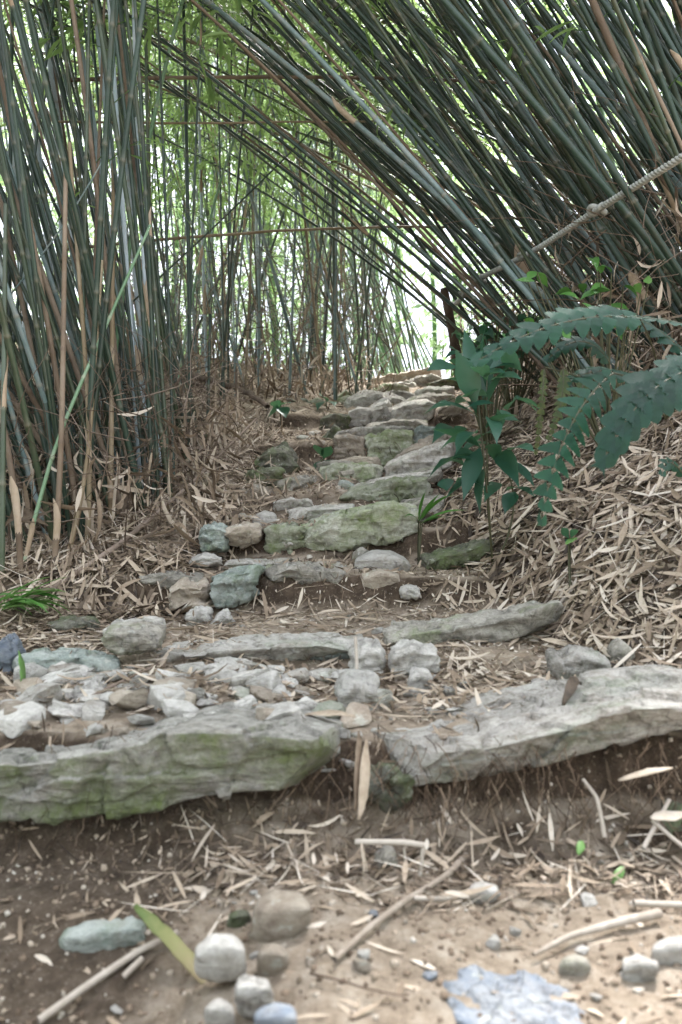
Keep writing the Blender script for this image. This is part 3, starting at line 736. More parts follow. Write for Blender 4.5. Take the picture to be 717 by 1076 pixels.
slab('rock', 'flat blue-grey stone worn flush with the path', 'blue_rock', .99, .13, [(478, 1078), (520, 1076), (570, 1078), (632, 1086)], [(478, 1100), (520, 1100), (570, 1100), (632, 1100)],
     [(462, 1024), (500, 1016), (540, 1020), (590, 1034)], .0, .005, 67, .03, 'stone', 4, (50, 40, 6), 6)
# loose rubble: individual small stones, six shared shapes
def pebble_mesh(seed):
    V, Fq = box_grid((14, 14, 10))
    V = rounded(V, 4.5)
    rs = np.random.default_rng(seed)
    P = V * np.array([1, rs.uniform(.5, .9), rs.uniform(.22, .5)])
    P = P * (1 + .22 * fbm(P * 1.6 + seed * 9, 3))[:, None]
    for _ in range(18):
        nn = unit(rs.normal(size=3) * np.array([1, 1, 1.3]))
        dd = P @ nn
        lim = dd.max() * rs.uniform(.5, .9)
        P = P - nn[None] * np.maximum(0, dd - lim)[:, None]
    P = P + .018 * fbm(P * 7 + seed, 3)[:, None] * unit(P)
    P = P / np.abs(P).max() * .03
    return P, Fq
peb = []
for k in range(9):
    P, Fq = pebble_mesh(k)
    peb.append((P, Fq))
proto = {}
def put_pebble(px, py, d, size, mat, label, group, k):
    x = (px - 358.5) / F * d
    z = float(height([x], [d])[0])
    key = (k % 9, mat)
    if key not in proto:
        o = mk('rubble_stone', peb[k % 9][0], peb[k % 9][1], M[mat])
        proto[key] = o
    else:
        o = proto[key].copy()
        COL.objects.link(o)
    sk = size / .03
    o.scale = (sk, sk * random.uniform(.8, 1.1), sk * random.uniform(.7, 1.1))
    o.rotation_euler = (random.uniform(-.3, .3), random.uniform(-.3, .3), random.uniform(0, 6.28))
    o.location = (x, d, z + size * .28)
    tag(o, label, 'stone', group)
k = 0
for (n, xr, dr, sz, mats, lb, gp) in [
    (168, (-.72, .06), (1.56, 2.06), (.013, .054), ('pebble', 'pebble', 'pebble', 'slab_pale', 'tan_rock'), 'pale angular rubble stone in the gravel bed behind the mossy front slab', 'rubble behind the mossy front slab'),
    (32, (.02, .28), (1.72, 2.05), (.007, .022), ('pebble', 'pebble', 'tan_rock'), 'little pale stone in the gap between the front slabs and second step', 'rubble in the gap between the front slabs'),
    (24, (-.75, .30), (2.2, 2.6), (.006, .022), ('pebble', 'tan_rock', 'stone'), 'small loose stone on the sandy tread of the second step', 'loose stones on the second tread'),
    (28, (-.34, .50), (1.0, 1.36), (.004, .015), ('pebble', 'pebble', 'tan_rock', 'blue_rock'), 'small pale pebble on the bare ground at the foot of the steps', 'pebbles at the foot of the steps'),
    (44, (-.38, .62), (2.8, 6.5), (.014, .06), ('slab_pale', 'stone', 'tan_rock', 'stone', 'green_rock'), 'loose chip of stone lying on the upper steps', 'loose chips on the upper steps'),
]:
    for _ in range(n):
        d = random.uniform(*dr)
        x = random.uniform(*xr)
        put_pebble(358.5 + x / d * F, 0, d, sz[0] + (sz[1] - sz[0]) * random.random() ** 1.3, random.choice(mats), lb, gp, k)
        k += 1

# ------------------------------------------------------------------ leaf litter and roots
def litter_points(n, xr, yr, dens=None):
    x = rng.uniform(*xr, n)
    y = rng.uniform(*yr, n)
    if dens is not None:
        kp = rng.uniform(size=n) < dens(x, y)
        x, y = x[kp], y[kp]
    return x, y

def surf(x, y):
    e = .03
    z = height(x, y)
    gx = (height(x + e, y, False) - height(x - e, y, False)) / (2 * e)
    gy = (height(x, y + e, False) - height(x, y - e, False)) / (2 * e)
    return z, gx, gy

lit = MB()
def scatter(n, xr, yr, L, wd, dens=None, lift=.02, pit=.35, tint=(.25, .85), curl=1.0, axis=None, pile=0.0):
    x, y = litter_points(n, xr, yr, dens)
    m = len(x)
    if m == 0: return
    z, gx, gy = surf(x, y)
    az = rng.uniform(0, 2 * np.pi, m) if axis is None else rng.normal(axis, .7, m) + np.pi * rng.integers(0, 2, m)
    slope = np.clip(gx * np.cos(az) + gy * np.sin(az), -1.6, 1.6)
    cross = np.clip(-gx * np.sin(az) + gy * np.cos(az), -1.6, 1.6)
    l = rng.uniform(*L, m) * rng.uniform(.7, 1, m)
    w = rng.uniform(*wd, m)
    cu = rng.normal(0, .38, m) * curl
    pt = np.arctan(slope) + rng.normal(0, pit, m) + cu * .5
    pos = np.stack([x - np.cos(az) * l / 2 * np.cos(pt), y - np.sin(az) * l / 2 * np.cos(pt), z - np.sin(pt) * l * .5 + rng.uniform(0, lift, m) + pile * rng.uniform(0, 1, m) ** 2], -1)
    V, q, kk = blades(pos, az, pt, np.arctan(cross) + rng.normal(0, .32, m), l, w, cu, 4, rng.uniform(.02, .25), None, rng.normal(0, .4, m))
    t = np.clip(rng.uniform(*tint, m) + .12 * n2(x, y, 2.0, 2, 4.4), 0, 1)
    lit.add(V, q, np.repeat(t, kk))

er_ = lambda y: np.interp(y, EDGE_R[:, 0], EDGE_R[:, 1])
el_ = lambda y: np.interp(y, EDGE_L[:, 0], EDGE_L[:, 1])
# bank on the uphill side
scatter(19000, (.3, 2.6), (1.72, 4.2), (.03, .13), (.005, .0145), lambda x, y: sstep(-.08, .12, x - er_(y)), .022, .2, (-.1, .85), 1.0, pile=.018)
scatter(1500, (.3, 1.6), (1.75, 3.2), (.08, .20), (.008, .018), lambda x, y: sstep(-.05, .15, x - er_(y)), .03, .3, (.35, .9), pile=.03)
scatter(7000, (.5, 4.5), (4.0, 9.0), (.08, .22), (.010, .024), lambda x, y: sstep(-.05, .2, x - er_(y)), .04, .5, (.1, .7), pile=.05)
# bamboo side
scatter(14000, (-2.2, .1), (2.45, 5.4), (.04, .15), (.004, .0125), lambda x, y: sstep(-.12, .10, el_(y) - x) * .9 + .05, .03, .4, pile=.03)
scatter(6500, (-3.5, .4), (5.0, 10.0), (.08, .22), (.010, .024), lambda x, y: sstep(-.15, .2, el_(y) - x), .05, .6, (.15, .8), pile=.06)
# treads
scatter(2800, (-1.0, .8), (2.15, 2.66), (.03, .12), (.004, .012), lambda x, y: .25 + .75 * sstep(.1, .6, np.abs(x + .05)) * (n2(x, y, 5, 2, 8) > -.2), .008, .12, pile=.006)
scatter(2200, (-.8, .8), (1.72, 2.1), (.03, .13), (.004, .012), lambda x, y: .45 + .55 * sstep(.1, .5, x), .015, .25, pile=.012)
scatter(1500, (-.45, .8), (2.7, 5.3), (.02, .09), (.004, .012), None, .01, .3)
scatter(5000, (-.75, .8), (2.62, 5.4), (.01, .05), (.002, .008), None, .012, .5, (.0, .8))
scatter(2500, (-.6, 1.2), (5.4, 9), (.015, .07), (.003, .010), None, .012, .5, (.0, .8))
scatter(700, (-1.0, -.45), (2.55, 2.85), (.04, .14), (.005, .015), None, .03, .4, (.0, .8))
scatter(900, (-.3, 1.2), (5.3, 9), (.05, .15), (.006, .016), None, .01, .3)
# broken pieces, sheath flakes and straws mixed in
scatter(2600, (.3, 2.0), (1.75, 4.0), (.03, .08), (.010, .022), lambda x, y: sstep(-.05, .15, x - er_(y)), .025, .35, (.0, .8), 1.8, pile=.02)
scatter(2600, (.3, 2.2), (1.75, 4.5), (.08, .28), (.0018, .004), lambda x, y: sstep(-.05, .15, x - er_(y)), .035, .3, (.3, 1), .4, pile=.03)
scatter(1800, (-2.0, .0), (2.5, 5.2), (.03, .09), (.014, .03), lambda x, y: sstep(-.1, .1, el_(y) - x), .03, .4, (.0, .9), 1.8, pile=.02)
scatter(2600, (-2.0, .0), (2.5, 5.4), (.08, .28), (.0018, .004), lambda x, y: sstep(-.1, .1, el_(y) - x), .04, .4, (.3, 1), .4, pile=.03)
scatter(700, (-.9, .9), (1.72, 2.7), (.05, .18), (.0015, .003), None, .012, .2, (.2, 1), .4)
scatter(220, (-.3, .9), (1.28, 1.50), (.04, .14), (.0012, .0028), None, .02, .35, (.2, 1), .4)
scatter(4500, (-3.0, -.75), (1.6, 2.75), (.03, .13), (.004, .013), None, .015, .25, (.0, .85), pile=.01)
scatter(1800, (.8, 2.6), (1.0, 1.75), (.03, .13), (.004, .013), None, .015, .25, (.0, .85), pile=.01)
scatter(1200, (-2.6, -.6), (.9, 1.6), (.03, .11), (.004, .012), None, .01, .25, (.0, .7))
# foot of the first riser
scatter(1300, (-.25, .9), (1.30, 1.52), (.015, .09), (.003, .010), lambda x, y: (.3 + .7 * sstep(1.32, 1.40, y)) * (1 - .75 * sstep(1.44, 1.50, y)), .015, .22, (.0, .9), pile=.010)
scatter(150, (-.6, .9), (1.0, 1.40), (.02, .09), (.003, .010), None, .004, .12, (.2, .9))
scatter(260, (-.8, .9), (1.46, 1.62), (.02, .08), (.002, .007), None, .02, .8, (.0, .6))
scatter(1100, (-.45, .75), (1.30, 1.56), (.006, .03), (.001, .005), None, .006, .4, (.0, .75))
scatter(5000, (-.9, .9), (1.7, 2.7), (.006, .03), (.002, .006), None, .006, .3, (.3, 1.0))
# leaves and crumbs lying on the two front slabs
lo = lit.build('leaf_litter', M['litter'])
tag(lo, 'dry tan bamboo leaves strewn over the soil', 'leaf litter', kind='stuff')

rt = MB()
def fibres(n, xr, yd, zr, L, r=.0009):
    for _ in range(n):
        x = random.uniform(*xr); y = yd + random.uniform(-.03, .03)
        z = CAMZ + random.uniform(*zr)
        y = min(y, 9)
        if vnoise(np.array([[x * 9, z * 9, 2.0]]))[0] < random.uniform(-.7, .3): continue
        l = random.uniform(*L) * random.random() ** .7
        m = 5
        p = [np.array([x, y, z])]
        dx, dy = random.uniform(-1.0, 1.0), random.uniform(-.6, .1)
        for i in range(m):
            p.append(p[-1] + l / m * np.array([dx + random.uniform(-.5, .5), dy + random.uniform(-.3, .3), -1]))
        V, q = tube(np.array(p), np.linspace(r * random.uniform(.5, 1.3), r * .5, m + 1), 3)
        rt.add(V, q, random.random())
fibres(900, (-.62, .75), 1.52, (-.50, -.38), (.03, .13))
fibres(130, (-.2, .45), 2.70, (-.24, -.17), (.02, .08), .0012)
fibres(130, (-.2, .45), 3.05, (-.13, -.06), (.02, .08), .0012)
fibres(80, (-.1, .3), 2.12, (-.36, -.33), (.01, .04), .0009)
fibres(160, (-.25, .6), 3.5, (.02, .09), (.03, .09), .0014)
fibres(160, (-.1, .6), 4.25, (.24, .34), (.04, .12), .0016)
fibres(120, (-.1, .7), 5.22, (.5, .58), (.03, .1), .0016)
cl_ = MB()
cbv, cbf = box_grid((2, 2, 2))
def crumbs(n, xr, yr, sz, dens=None):
    x, y = litter_points(n, xr, yr, dens)
    z = height(x, y)
    for i in range(len(x)):
        v = rounded(cbv, 3) * sz * rng.uniform(.2, 1) ** 2 * rng.uniform(.6, 1.2, 3)
        v = v + rng.normal(0, 1, v.shape) * np.abs(v).max() * .22
        a = rng.uniform(0, 6.28); c_, s_ = math.cos(a), math.sin(a)
        v = v @ np.array([[c_, s_, 0], [-s_, c_, 0], [0, 0, 1]])
        cl_.add(v + np.array([x[i], y[i], z[i]]), cbf, rng.random())
crumbs(4200, (-.75, .75), (.95, 1.6), .0055)
crumbs(1800, (-.8, .7), (1.6, 2.7), .006)
crumbs(1200, (-.4, .6), (2.7, 5.2), .012)
co_ = cl_.build('soil_crumbs', M['crumb'])
tag(co_, 'small clods and crumbs of soil and grit on the path', 'soil crumbs', kind='stuff')
ro = rt.build('root_fibres', M['roots'])
tag(ro, 'fine roots hanging from the eroded soil risers', 'roots', kind='stuff')

# ------------------------------------------------------------------ sticks, scraps and fallen wood
def hit(px, py):
    """where the line of sight through a photo pixel meets the soil"""
    d = np.linspace(.95, 11, 1400)
    x = (px - 358.5) / F * d
    z = CAMZ - (py - 538.0) / F * d
    b = np.nonzero(height(x, d) > z)[0]
    k = b[0] if len(b) else 400
    return np.array([x[k], d[k], z[k]])

def stick(name, label, pts, r0, r1, mat, cat='stick', sides=8, wob=.004, group=None, tint=.5, snap=None):
    if snap is None: snap = name in ('fallen_stick', 'fallen_branch') and 'standing' not in label
    P = np.array([W(*p) for p in pts])
    if snap:
        P = np.array([hit(p[0], p[1]) for p in pts])
        P[:, 2] += r0 * .7 + .012 + .045 * np.clip(P[:, 1] - 2.2, 0, 2.2)
    u = np.linspace(0, 1, max(16, len(P) * 8))
    t = np.linspace(0, 1, len(P))
    Q = np.stack([np.interp(u, t, P[:, i]) for i in range(3)], 1)
    ker = np.array([1, 2, 3, 2, 1]) / 9.
    Qs = np.stack([np.convolve(np.pad(Q[:, i], 2, 'edge'), ker, 'valid') for i in range(3)], 1)
    Qs += wob * fbm(Qs * 9 + random.random() * 50, 3)[:, None] * np.array([1, .5, 1])
    rad = np.linspace(r0, r1, len(u)) * (1 + .12 * fbm(Qs * 40 + 5, 2))
    V, q = tube(Qs, rad, sides)
    o = mk(name, V, q, M[mat], tint=np.clip(tint + .3 * fbm(V * 20, 2), 0, 1), loc=Qs[0])
    return tag(o, label, cat, group)

stick('fallen_stick', 'long grey stick lying aslant from the bamboo base up the litter slope', [(20, 645, 2.55), (60, 630, 2.7), (130, 585, 3.0), (200, 530, 3.5), (272, 462, 4.3)], .011, .006, 'bark', tint=.75)
stick('fallen_branch', 'thick dark curved branch lying on the litter beside the grove', [(150, 398, 5.2), (190, 410, 5.2), (235, 425, 5.2), (262, 434, 5.1), (282, 452, 4.9)], .030, .014, 'bark', 'branch', 10, .02, tint=.3)
stick('fallen_branch', 'thin dark branch beneath the thick curved one', [(175, 412, 5.3), (205, 422, 5.2), (232, 436, 5.0)], .011, .006, 'bark', 'branch', tint=.25)
stick('fallen_stick', 'pale stick pointing out of the soil bank at the bottom edge', [(40, 1085, 1.08), (100, 1042, 1.16), (150, 1008, 1.22), (190, 990, 1.26)], .005, .0055, 'greywood', tint=.8)
stick('fallen_stick', 'short pale twig beside the pale stick in the soil bank', [(128, 1040, 1.17), (150, 1018, 1.2)], .004, .004, 'greywood', tint=.8)
stick('fallen_stick', 'diagonal grey stick crossing the dry leaves at the riser foot', [(350, 1022, 1.2), (390, 985, 1.28), (430, 955, 1.34), (470, 930, 1.40), (490, 908, 1.44)], .004, .006, 'greywood', tint=.55)
stick('fallen_stick', 'pale stick lying level on the dry leaves', [(432, 956, 1.31), (470, 955, 1.31), (500, 951, 1.32), (518, 944, 1.34)], .004, .0028, 'greywood', tint=.9)
stick('broken_reed', 'broken straw reed lying horizontally across the riser', [(372, 884, 1.42), (410, 886, 1.42), (447, 889, 1.42)], .0045, .005, 'greywood', 'reed', tint=.95)
stick('broken_reed', 'straw reed hanging down from the end of the horizontal one', [(444, 890, 1.42), (442, 912, 1.41), (438, 936, 1.40)], .0035, .003, 'greywood', 'reed', tint=.9)
stick('broken_reed', 'short straw reed hanging from the middle of the horizontal one', [(424, 890, 1.425), (428, 925, 1.42)], .002, .002, 'greywood', 'reed', tint=.9)
stick('fallen_stick', 'long weathered split stick on the path edge', [(560, 1014, 1.16), (600, 992, 1.2), (650, 980, 1.22), (695, 970, 1.25)], .003, .007, 'greywood', tint=.7)
stick('fallen_stick', 'pale rod jutting in along the bank foot', [(665, 959, 1.28), (700, 962, 1.28), (760, 966, 1.28)], .005, .005, 'greywood', tint=.85)
stick('dead_stem', 'pale bent stem sticking out below the cracked slab', [(612, 818, 1.50), (628, 838, 1.47), (632, 858, 1.46), (636, 880, 1.45)], .003, .004, 'greywood', 'stem', tint=.8)
stick('dead_stem', 'bleached reed leaning on the purple-brown stone', [(676, 892, 1.42), (690, 866, 1.45), (705, 838, 1.48)], .004, .0035, 'greywood', 'stem', tint=.95)
stick('dead_stem', 'bleached reed crossing the one on the purple-brown stone', [(684, 862, 1.45), (705, 880, 1.43), (722, 892, 1.42)], .0035, .0035, 'greywood', 'stem', tint=.9)
stick('fallen_stick', 'pale stick standing in the white stones of the gap', [(374, 668, 1.98), (375, 690, 1.96), (376, 714, 1.93)], .004, .0045, 'greywood', tint=.8)
stick('fallen_stick', 'dark thin stick among the rubble', [(92, 742, 1.78), (130, 722, 1.86), (165, 706, 1.94)], .004, .003, 'bark', tint=.6)
stick('fallen_stick', 'tan cane slanting across the litter bank', [(668, 640, 2.1), (690, 600, 2.2), (722, 545, 2.35)], .005, .004, 'greywood', tint=.3)
stick('fallen_stick', 'dark twig bundle stem crossing the litter bank', [(570, 600, 2.45), (630, 565, 2.55), (690, 540, 2.65), (730, 520, 2.7)], .006, .004, 'bark', tint=.8)
stick('fallen_stick', 'pale curved peel resting on the dark grey slab', [(562, 662, 2.13), (580, 652, 2.13), (600, 632, 2.16), (606, 618, 2.2)], .007, .003, 'greywood', tint=.9)
stick('fallen_stick', 'brown twig over the dark grey slab end', [(530, 674, 2.12), (565, 668, 2.12), (610, 655, 2.14)], .004, .003, 'bark', tint=.9)
stick('fallen_stick', 'thin dark twig lying on the bare ground at the bottom', [(322, 1035, 1.1), (380, 1052, 1.07), (428, 1058, 1.06)], .0016, .001, 'bark', tint=.4)

def scrap(name, label, p0, p1, width, mat, cat, tint=.7, curl=.4, fold=.3, roll=0.3):
    a, b = W(*p0), W(*p1)
    v = b - a
    L = np.linalg.norm(v)
    V, q, kk = blades(a[None], [math.atan2(v[1], v[0])], [math.asin(v[2] / L) + curl / 2], [roll], [L * 1.03], [width], [curl], 14, fold)
    V = V + .0035 * np.stack([fbm(V * 55 + 3, 3), fbm(V * 55 + 30, 3), fbm(V * 55 + 60, 3)], 1) * min(1, width / .02)
    o = mk(name, V, q, M[mat], tint=np.clip(tint + .25 * fbm(V * 30, 3), 0, 1), loc=a)
    m = o.modifiers.new('thick', 'SOLIDIFY'); m.thickness = .0012
    return tag(o, label, cat)
M['strip'] = mat_tint('bamboo_strip', [(0, (.075, .11, .03)), (.45, (.17, .17, .065)), (1, (.21, .15, .09))], .6, 0, .3, 60, .5)
scrap('bamboo_scrap', 'yellow-green strip of bamboo lying over the pale stick', (142, 952, 1.27), (228, 1044, 1.15), .022, 'strip', 'bamboo strip', np.repeat(np.linspace(0, 1, 15), 3), .1, .2, .3)
scrap('dry_leaf', 'long dry leaf tapering to a thin tip across the ground', (268, 1028, 1.15), (392, 1050, 1.08), .022, 'litter', 'leaf', .66, .3, .25, .5)
scrap('dry_leaf', 'torn pinkish bamboo sheath hanging in the gap between the front slabs', (385, 778, 1.5), (378, 860, 1.42), .022, 'litter', 'leaf', .66, .3, .25, -.9)
scrap('dry_leaf', 'brown strip hanging beside the torn pinkish sheath', (377, 768, 1.5), (374, 850, 1.43), .014, 'litter', 'leaf', .45, .1, .2, -.7)
scrap('dry_leaf', 'upright dry leaf standing in the leaves under the broken reed', (384, 965, 1.38), (380, 888, 1.40), .016, 'litter', 'leaf', .85, .2, .2, .8)
scrap('dry_leaf', 'pale dry leaf poking from the bank under the cracked slab', (650, 820, 1.46), (706, 808, 1.46), .014, 'litter', 'leaf', .66, .2, .1, .4)
scrap('dry_leaf', 'flat tan leaf beside the bleached reeds', (684, 860, 1.44), (722, 856, 1.46), .02, 'litter', 'leaf', .8, .1, .1, .5)
scrap('dry_leaf', 'pinkish dry sheath draped on the mossy front slab', (318, 752, 1.64), (372, 754, 1.6), .03, 'litter', 'leaf', .66, .3, .1, .1)
scrap('dry_leaf', 'rusty brown leaf curled on the broad cracked slab', (592, 742, 1.62), (612, 722, 1.75), .02, 'litter', 'leaf', .15, 1.2, .3, .6)
scrap('green_leaf', 'fresh green leaf scrap on the riser leaves', (645, 928, 1.36), (655, 912, 1.38), .014, 'grass', 'leaf', .9, .3, .2, .5)
scrap('green_leaf', 'yellowish green leaf on the riser leaves', (608, 898, 1.40), (613, 884, 1.42), .012, 'grass', 'leaf', 1.0, .3, .2, .5)
scrap('green_leaf', 'pale green leaf propped against the greenish low slab', (24, 722, 1.9), (20, 685, 1.93), .030, 'grass', 'leaf', 1.0, .3, .1, 1.0)
scrap('green_leaf', 'yellow-green leaf lying on the litter bank', (595, 572, 2.4), (606, 566, 2.45), .02, 'grass', 'leaf', 1.2, .3, .1, .2)

# ------------------------------------------------------------------ bamboo
def culm_path(base, th0, phi, bend, L, n=40, pw=1.4, dphi=0.0):
    s = np.linspace(0, 1, n)
    th = th0 + bend * s ** pw
    ph = phi + dphi * s
    dv = np.stack([np.sin(th) * np.cos(ph), np.sin(th) * np.sin(ph), np.cos(th)], 1)
    P = np.concatenate([[np.zeros(3)], np.cumsum((dv[1:] + dv[:-1]) / 2 * L / (n - 1), 0)])
    return P + np.asarray(base)

def path_through(pts, n=40):
    """smooth curve through 3-D points"""
    P = np.array(pts)
    t = np.concatenate([[0], np.cumsum(np.linalg.norm(np.diff(P, axis=0), axis=1))])
    u = np.linspace(0, t[-1], n)
    if len(P) == 2: return np.stack([np.interp(u, t, P[:, i]) for i in range(3)], 1)
    c = [np.polyfit(t, P[:, i], min(2, len(P) - 1)) for i in range(3)]
    return np.stack([np.polyval(k, u) for k in c], 1)

def culm_geo(P, r0, r1, sides=8, gap=.30, rs=None):
    """culm with swollen nodes; returns verts, faces, tint, mask, arc data"""
    rs = rs or np.random.default_rng(0)
    seg = np.linalg.norm(np.diff(P, axis=0), axis=1)
    s = np.concatenate([[0], np.cumsum(seg)])
    L = s[-1]
    nd = []
    a = rs.uniform(.05, .2)
    while a < L - .05:
        nd.append(a)
        a += gap * rs.uniform(.8, 1.2)
    ss, mk_, rr, tt = [0.0], [0.0], [1.0], [rs.random()]
    t = rs.random()
    for x in nd:
        for o, m, k in ((-.030, 0, 1.0), (-.009, .1, 1.0), (-.003, .9, 1.2), (.003, .9, 1.12), (.010, .35, .96)):
            ss.append(x + o); mk_.append(m); rr.append(k); tt.append(t)
        t = rs.random()
        ss.append(x + .04); mk_.append(0); rr.append(.98); tt.append(t)
        ss.append(x + gap * .45); mk_.append(0); rr.append(1); tt.append(t)
    ss.append(L); mk_.append(0); rr.append(1); tt.append(t)
    ss = np.array(ss)
    o = np.argsort(ss)
    ss = np.clip(ss[o], 0, L)
    mk_, rr, tt = np.array(mk_)[o], np.array(rr)[o], np.array(tt)[o]
    Q = np.stack([np.interp(ss, s, P[:, i]) for i in range(3)], 1)
    rad = (r0 + (r1 - r0) * (ss / L)) * rr
    # tangents from the smooth path
    T = unit(np.gradient(P, axis=0))
    Tq = unit(np.stack([np.interp(ss, s, T[:, i]) for i in range(3)], 1))
    ref = np.array([.2, 1, .1])
    Nn = unit(np.cross(Tq, ref))
    B = np.cross(Tq, Nn)
    an = np.linspace(0, 2 * np.pi, sides, endpoint=False)
    V = Q[:, None] + rad[:, None, None] * (np.cos(an)[None, :, None] * Nn[:, None] + np.sin(an)[None, :, None] * B[:, None])
    n = len(ss)
    i = np.arange(n - 1)[:, None] * sides
    j = np.arange(sides)[None]
    q = np.stack([i + j, i + (j + 1) % sides, i + sides + (j + 1) % sides, i + sides + j], -1).reshape(-1, 4)
    return V.reshape(-1, 3), q, np.repeat(tt, sides), np.repeat(mk_, sides), np.array(nd), s, L

def at_s(P, s, x):
    return np.stack([np.interp(x, s, P[:, i]) for i in range(3)], -1)

def sprays(P, s, L, lo, hi, n, blen=(.15, .6), llen=(.09, .17), lw=(.011, .02), per=(5, 9), rs=None, dead=False):
    """leafy side branches between fractions lo..hi of the culm"""
    b = MB()
    x = rs.uniform(lo * L, hi * L, n)
    A = at_s(P, s, x)
    az = rs.uniform(0, 2 * np.pi, n)
    bl = rs.uniform(*blen, n)
    up = rs.uniform(-.25, .8, n)
    E = A + np.stack([np.cos(az) * np.cos(up), np.sin(az) * np.cos(up), np.sin(up)], -1) * bl[:, None]
    pos, azs = [], []
    for i in range(n):
        mid = (A[i] + E[i]) / 2 + np.array([0, 0, .06 * bl[i]])
        V, q = tube(np.array([A[i], mid, E[i]]), [.0026, .002, .001], 3)
        b.add(V, q, .05)
        m = rs.integers(*per)
        f = rs.uniform(.45, 1.0, m)
        pos.append(A[i] + (E[i] - A[i]) * f[:, None] + rs.normal(0, .012, (m, 3)))
        azs.append(az[i] + rs.normal(0, .8, m))
    pos = np.concatenate(pos); azs = np.concatenate(azs)
    m = len(pos)
    cu = rs.uniform(.2, 1.1, m)
    V, q, kk = blades(pos, azs, rs.normal(-.25, .45, m), rs.normal(0, .5, m), rs.uniform(*llen, m), rs.uniform(*lw, m), cu, 3, .15)
    b.add(V, q, np.repeat(rs.uniform(.1, 1, m), kk))
    return b

thick = {}
def sheath_geo(P, s, x, r, ln, rs):
    """papery culm sheath clasping the culm above a node"""
    n, sd = 6, 7
    t = np.linspace(0, 1, n)
    C = at_s(P, s, x + t * ln)
    T = unit(C[-1] - C[0])
    Nn = unit(np.cross(T, [.2, 1, .1])); B = np.cross(T, Nn)
    a0 = rs.uniform(0, 6.28)
    V = []
    for k in range(n):
        span = (1 - t[k] ** 2) * 2.6 + .15
        rr = r * (1.12 + .8 * t[k] ** 3)
        an = a0 + np.linspace(-span, span, sd)
        V.append(C[k] + rr * (np.cos(an)[:, None] * Nn + np.sin(an)[:, None] * B))
    V = np.concatenate(V)
    i = np.arange(n - 1)[:, None] * sd; j = np.arange(sd - 1)[None]
    q = np.stack([i + j, i + j + 1, i + sd + j + 1, i + sd + j], -1).reshape(-1, 4)
    return V, q

cid = [0]
def bamboo(P, r0, r1, mat, label, group, leaves=0, lo=.45, hi=1.0, sheaths=0, gap=.3, sides=8, merge=None, lk=None, shr=(.02, .45)):
    cid[0] += 1
    rs = np.random.default_rng(1000 + cid[0])
    V, q, tt, mm, nd, s, L = culm_geo(P, r0, r1, sides, gap, rs)
    if merge is not None:
        merge.setdefault(mat, []).append((V, q, tt, mm))
        if leaves:
            b = sprays(P, s, L, lo, hi, leaves, rs=rs, **(lk or {}))
            merge.setdefault('leaf', []).append((np.concatenate(b.V), np.concatenate(b.F), np.concatenate(b.T), np.zeros(b.n)))
        return None
    o = mk('bamboo_culm', V, q, M[mat], tint=tt, mask=mm, loc=P[0])
    tag(o, label, 'bamboo', group)
    if leaves:
        f = sprays(P - P[0], s, L, lo, hi, leaves, rs=rs, **(lk or {})).build('foliage', M['leaf'], o)
    for k in range(sheaths):
        c = nd[(nd > shr[0] * L) & (nd < shr[1] * L)]
        if len(c) == 0: break
        x = rs.choice(c)
        r = r0 + (r1 - r0) * x / L
        sv, sq = sheath_geo(P - P[0], s, x, r, min(gap * rs.uniform(.35, .75), .22), rs)
        so = mk('sheath', sv, sq, M['sheath'], o, tint=np.clip(.5 + .4 * fbm(sv * 8, 2), 0, 1))
    return o

def gz(x, y): return float(height([x], [y])[0])
U = random.uniform

far = {}
# the arching clump on the uphill bank
def pick(opts):
    r = random.random(); a = 0
    for w, v in opts:
        a += w
        if r < a: return v
    return opts[-1][1]
LB = {
 'culm_dark': ('dark green culm arching over the path from the dense bank clump', 'dark green culms of the bank clump'),
 'culm_mid': ('olive culm arching over the path from the dense bank clump', 'olive culms of the bank clump'),
 'culm_blue': ('blue-grey powdery culm among the darker culms of the bank clump', 'blue-grey culms of the bank clump'),
 'culm_dead': ('dead brown culm caught in the dense bank clump', 'dead culms of the bank clump'),
 'culm_light': ('fresh green culm among the darker culms of the bank clump', 'fresh green culms of the bank clump')}
for i in range(320):
    y = U(3.0, 6.0)
    x = U(1.05, 1.2 + (y - 2) * .9) + (.25 if y < 3.4 else 0)
    mt = pick([(.60, 'culm_dark'), (.22, 'culm_mid'), (.05, 'culm_blue'), (.13, 'culm_dead')])
    fr = (x / y - .25) / .5
    th = R(np.clip(40 - 22 * fr + U(-8, 8), 12, 50))
    r = U(.0085, .016) if mt != 'culm_dead' else U(.006, .011)
    mg = None if i < 92 else far
    if mg is not None: r *= .85
    bamboo(culm_path((x, y, gz(x, y) - .05), th, math.pi + U(-.4, .4), R(U(16, 38)), U(6, 8)), r, r * .45, mt, *LB[mt],
           leaves=random.choice([8, 14, 20]), lo=.36, sheaths=random.choice([0, 0, 1, 1]), gap=U(.26, .38), merge=mg)
for i in range(20):          # outer culms beyond, seen between the others
    y = U(4.5, 7.5); x = U(2.2, 4.2)
    mt = pick([(.4, 'culm_blue'), (.35, 'culm_mid'), (.25, 'culm_light')])
    r = U(.016, .026)
    bamboo(culm_path((x, y, gz(x, y) - .05), R(U(10, 26)), math.pi + U(-.4, .4), R(U(8, 22)), U(7, 9)), r, r * .45, mt, *LB[mt], leaves=34, lo=.45, sheaths=1, gap=U(.28, .4), merge=far)
LB2 = ('green culm bowing low from the far end of the bank clump', 'green culms bowing from the far bank clump')
LB3 = ('dry tan culm bowing low from the far end of the bank clump', 'dry culms bowing from the far bank clump')
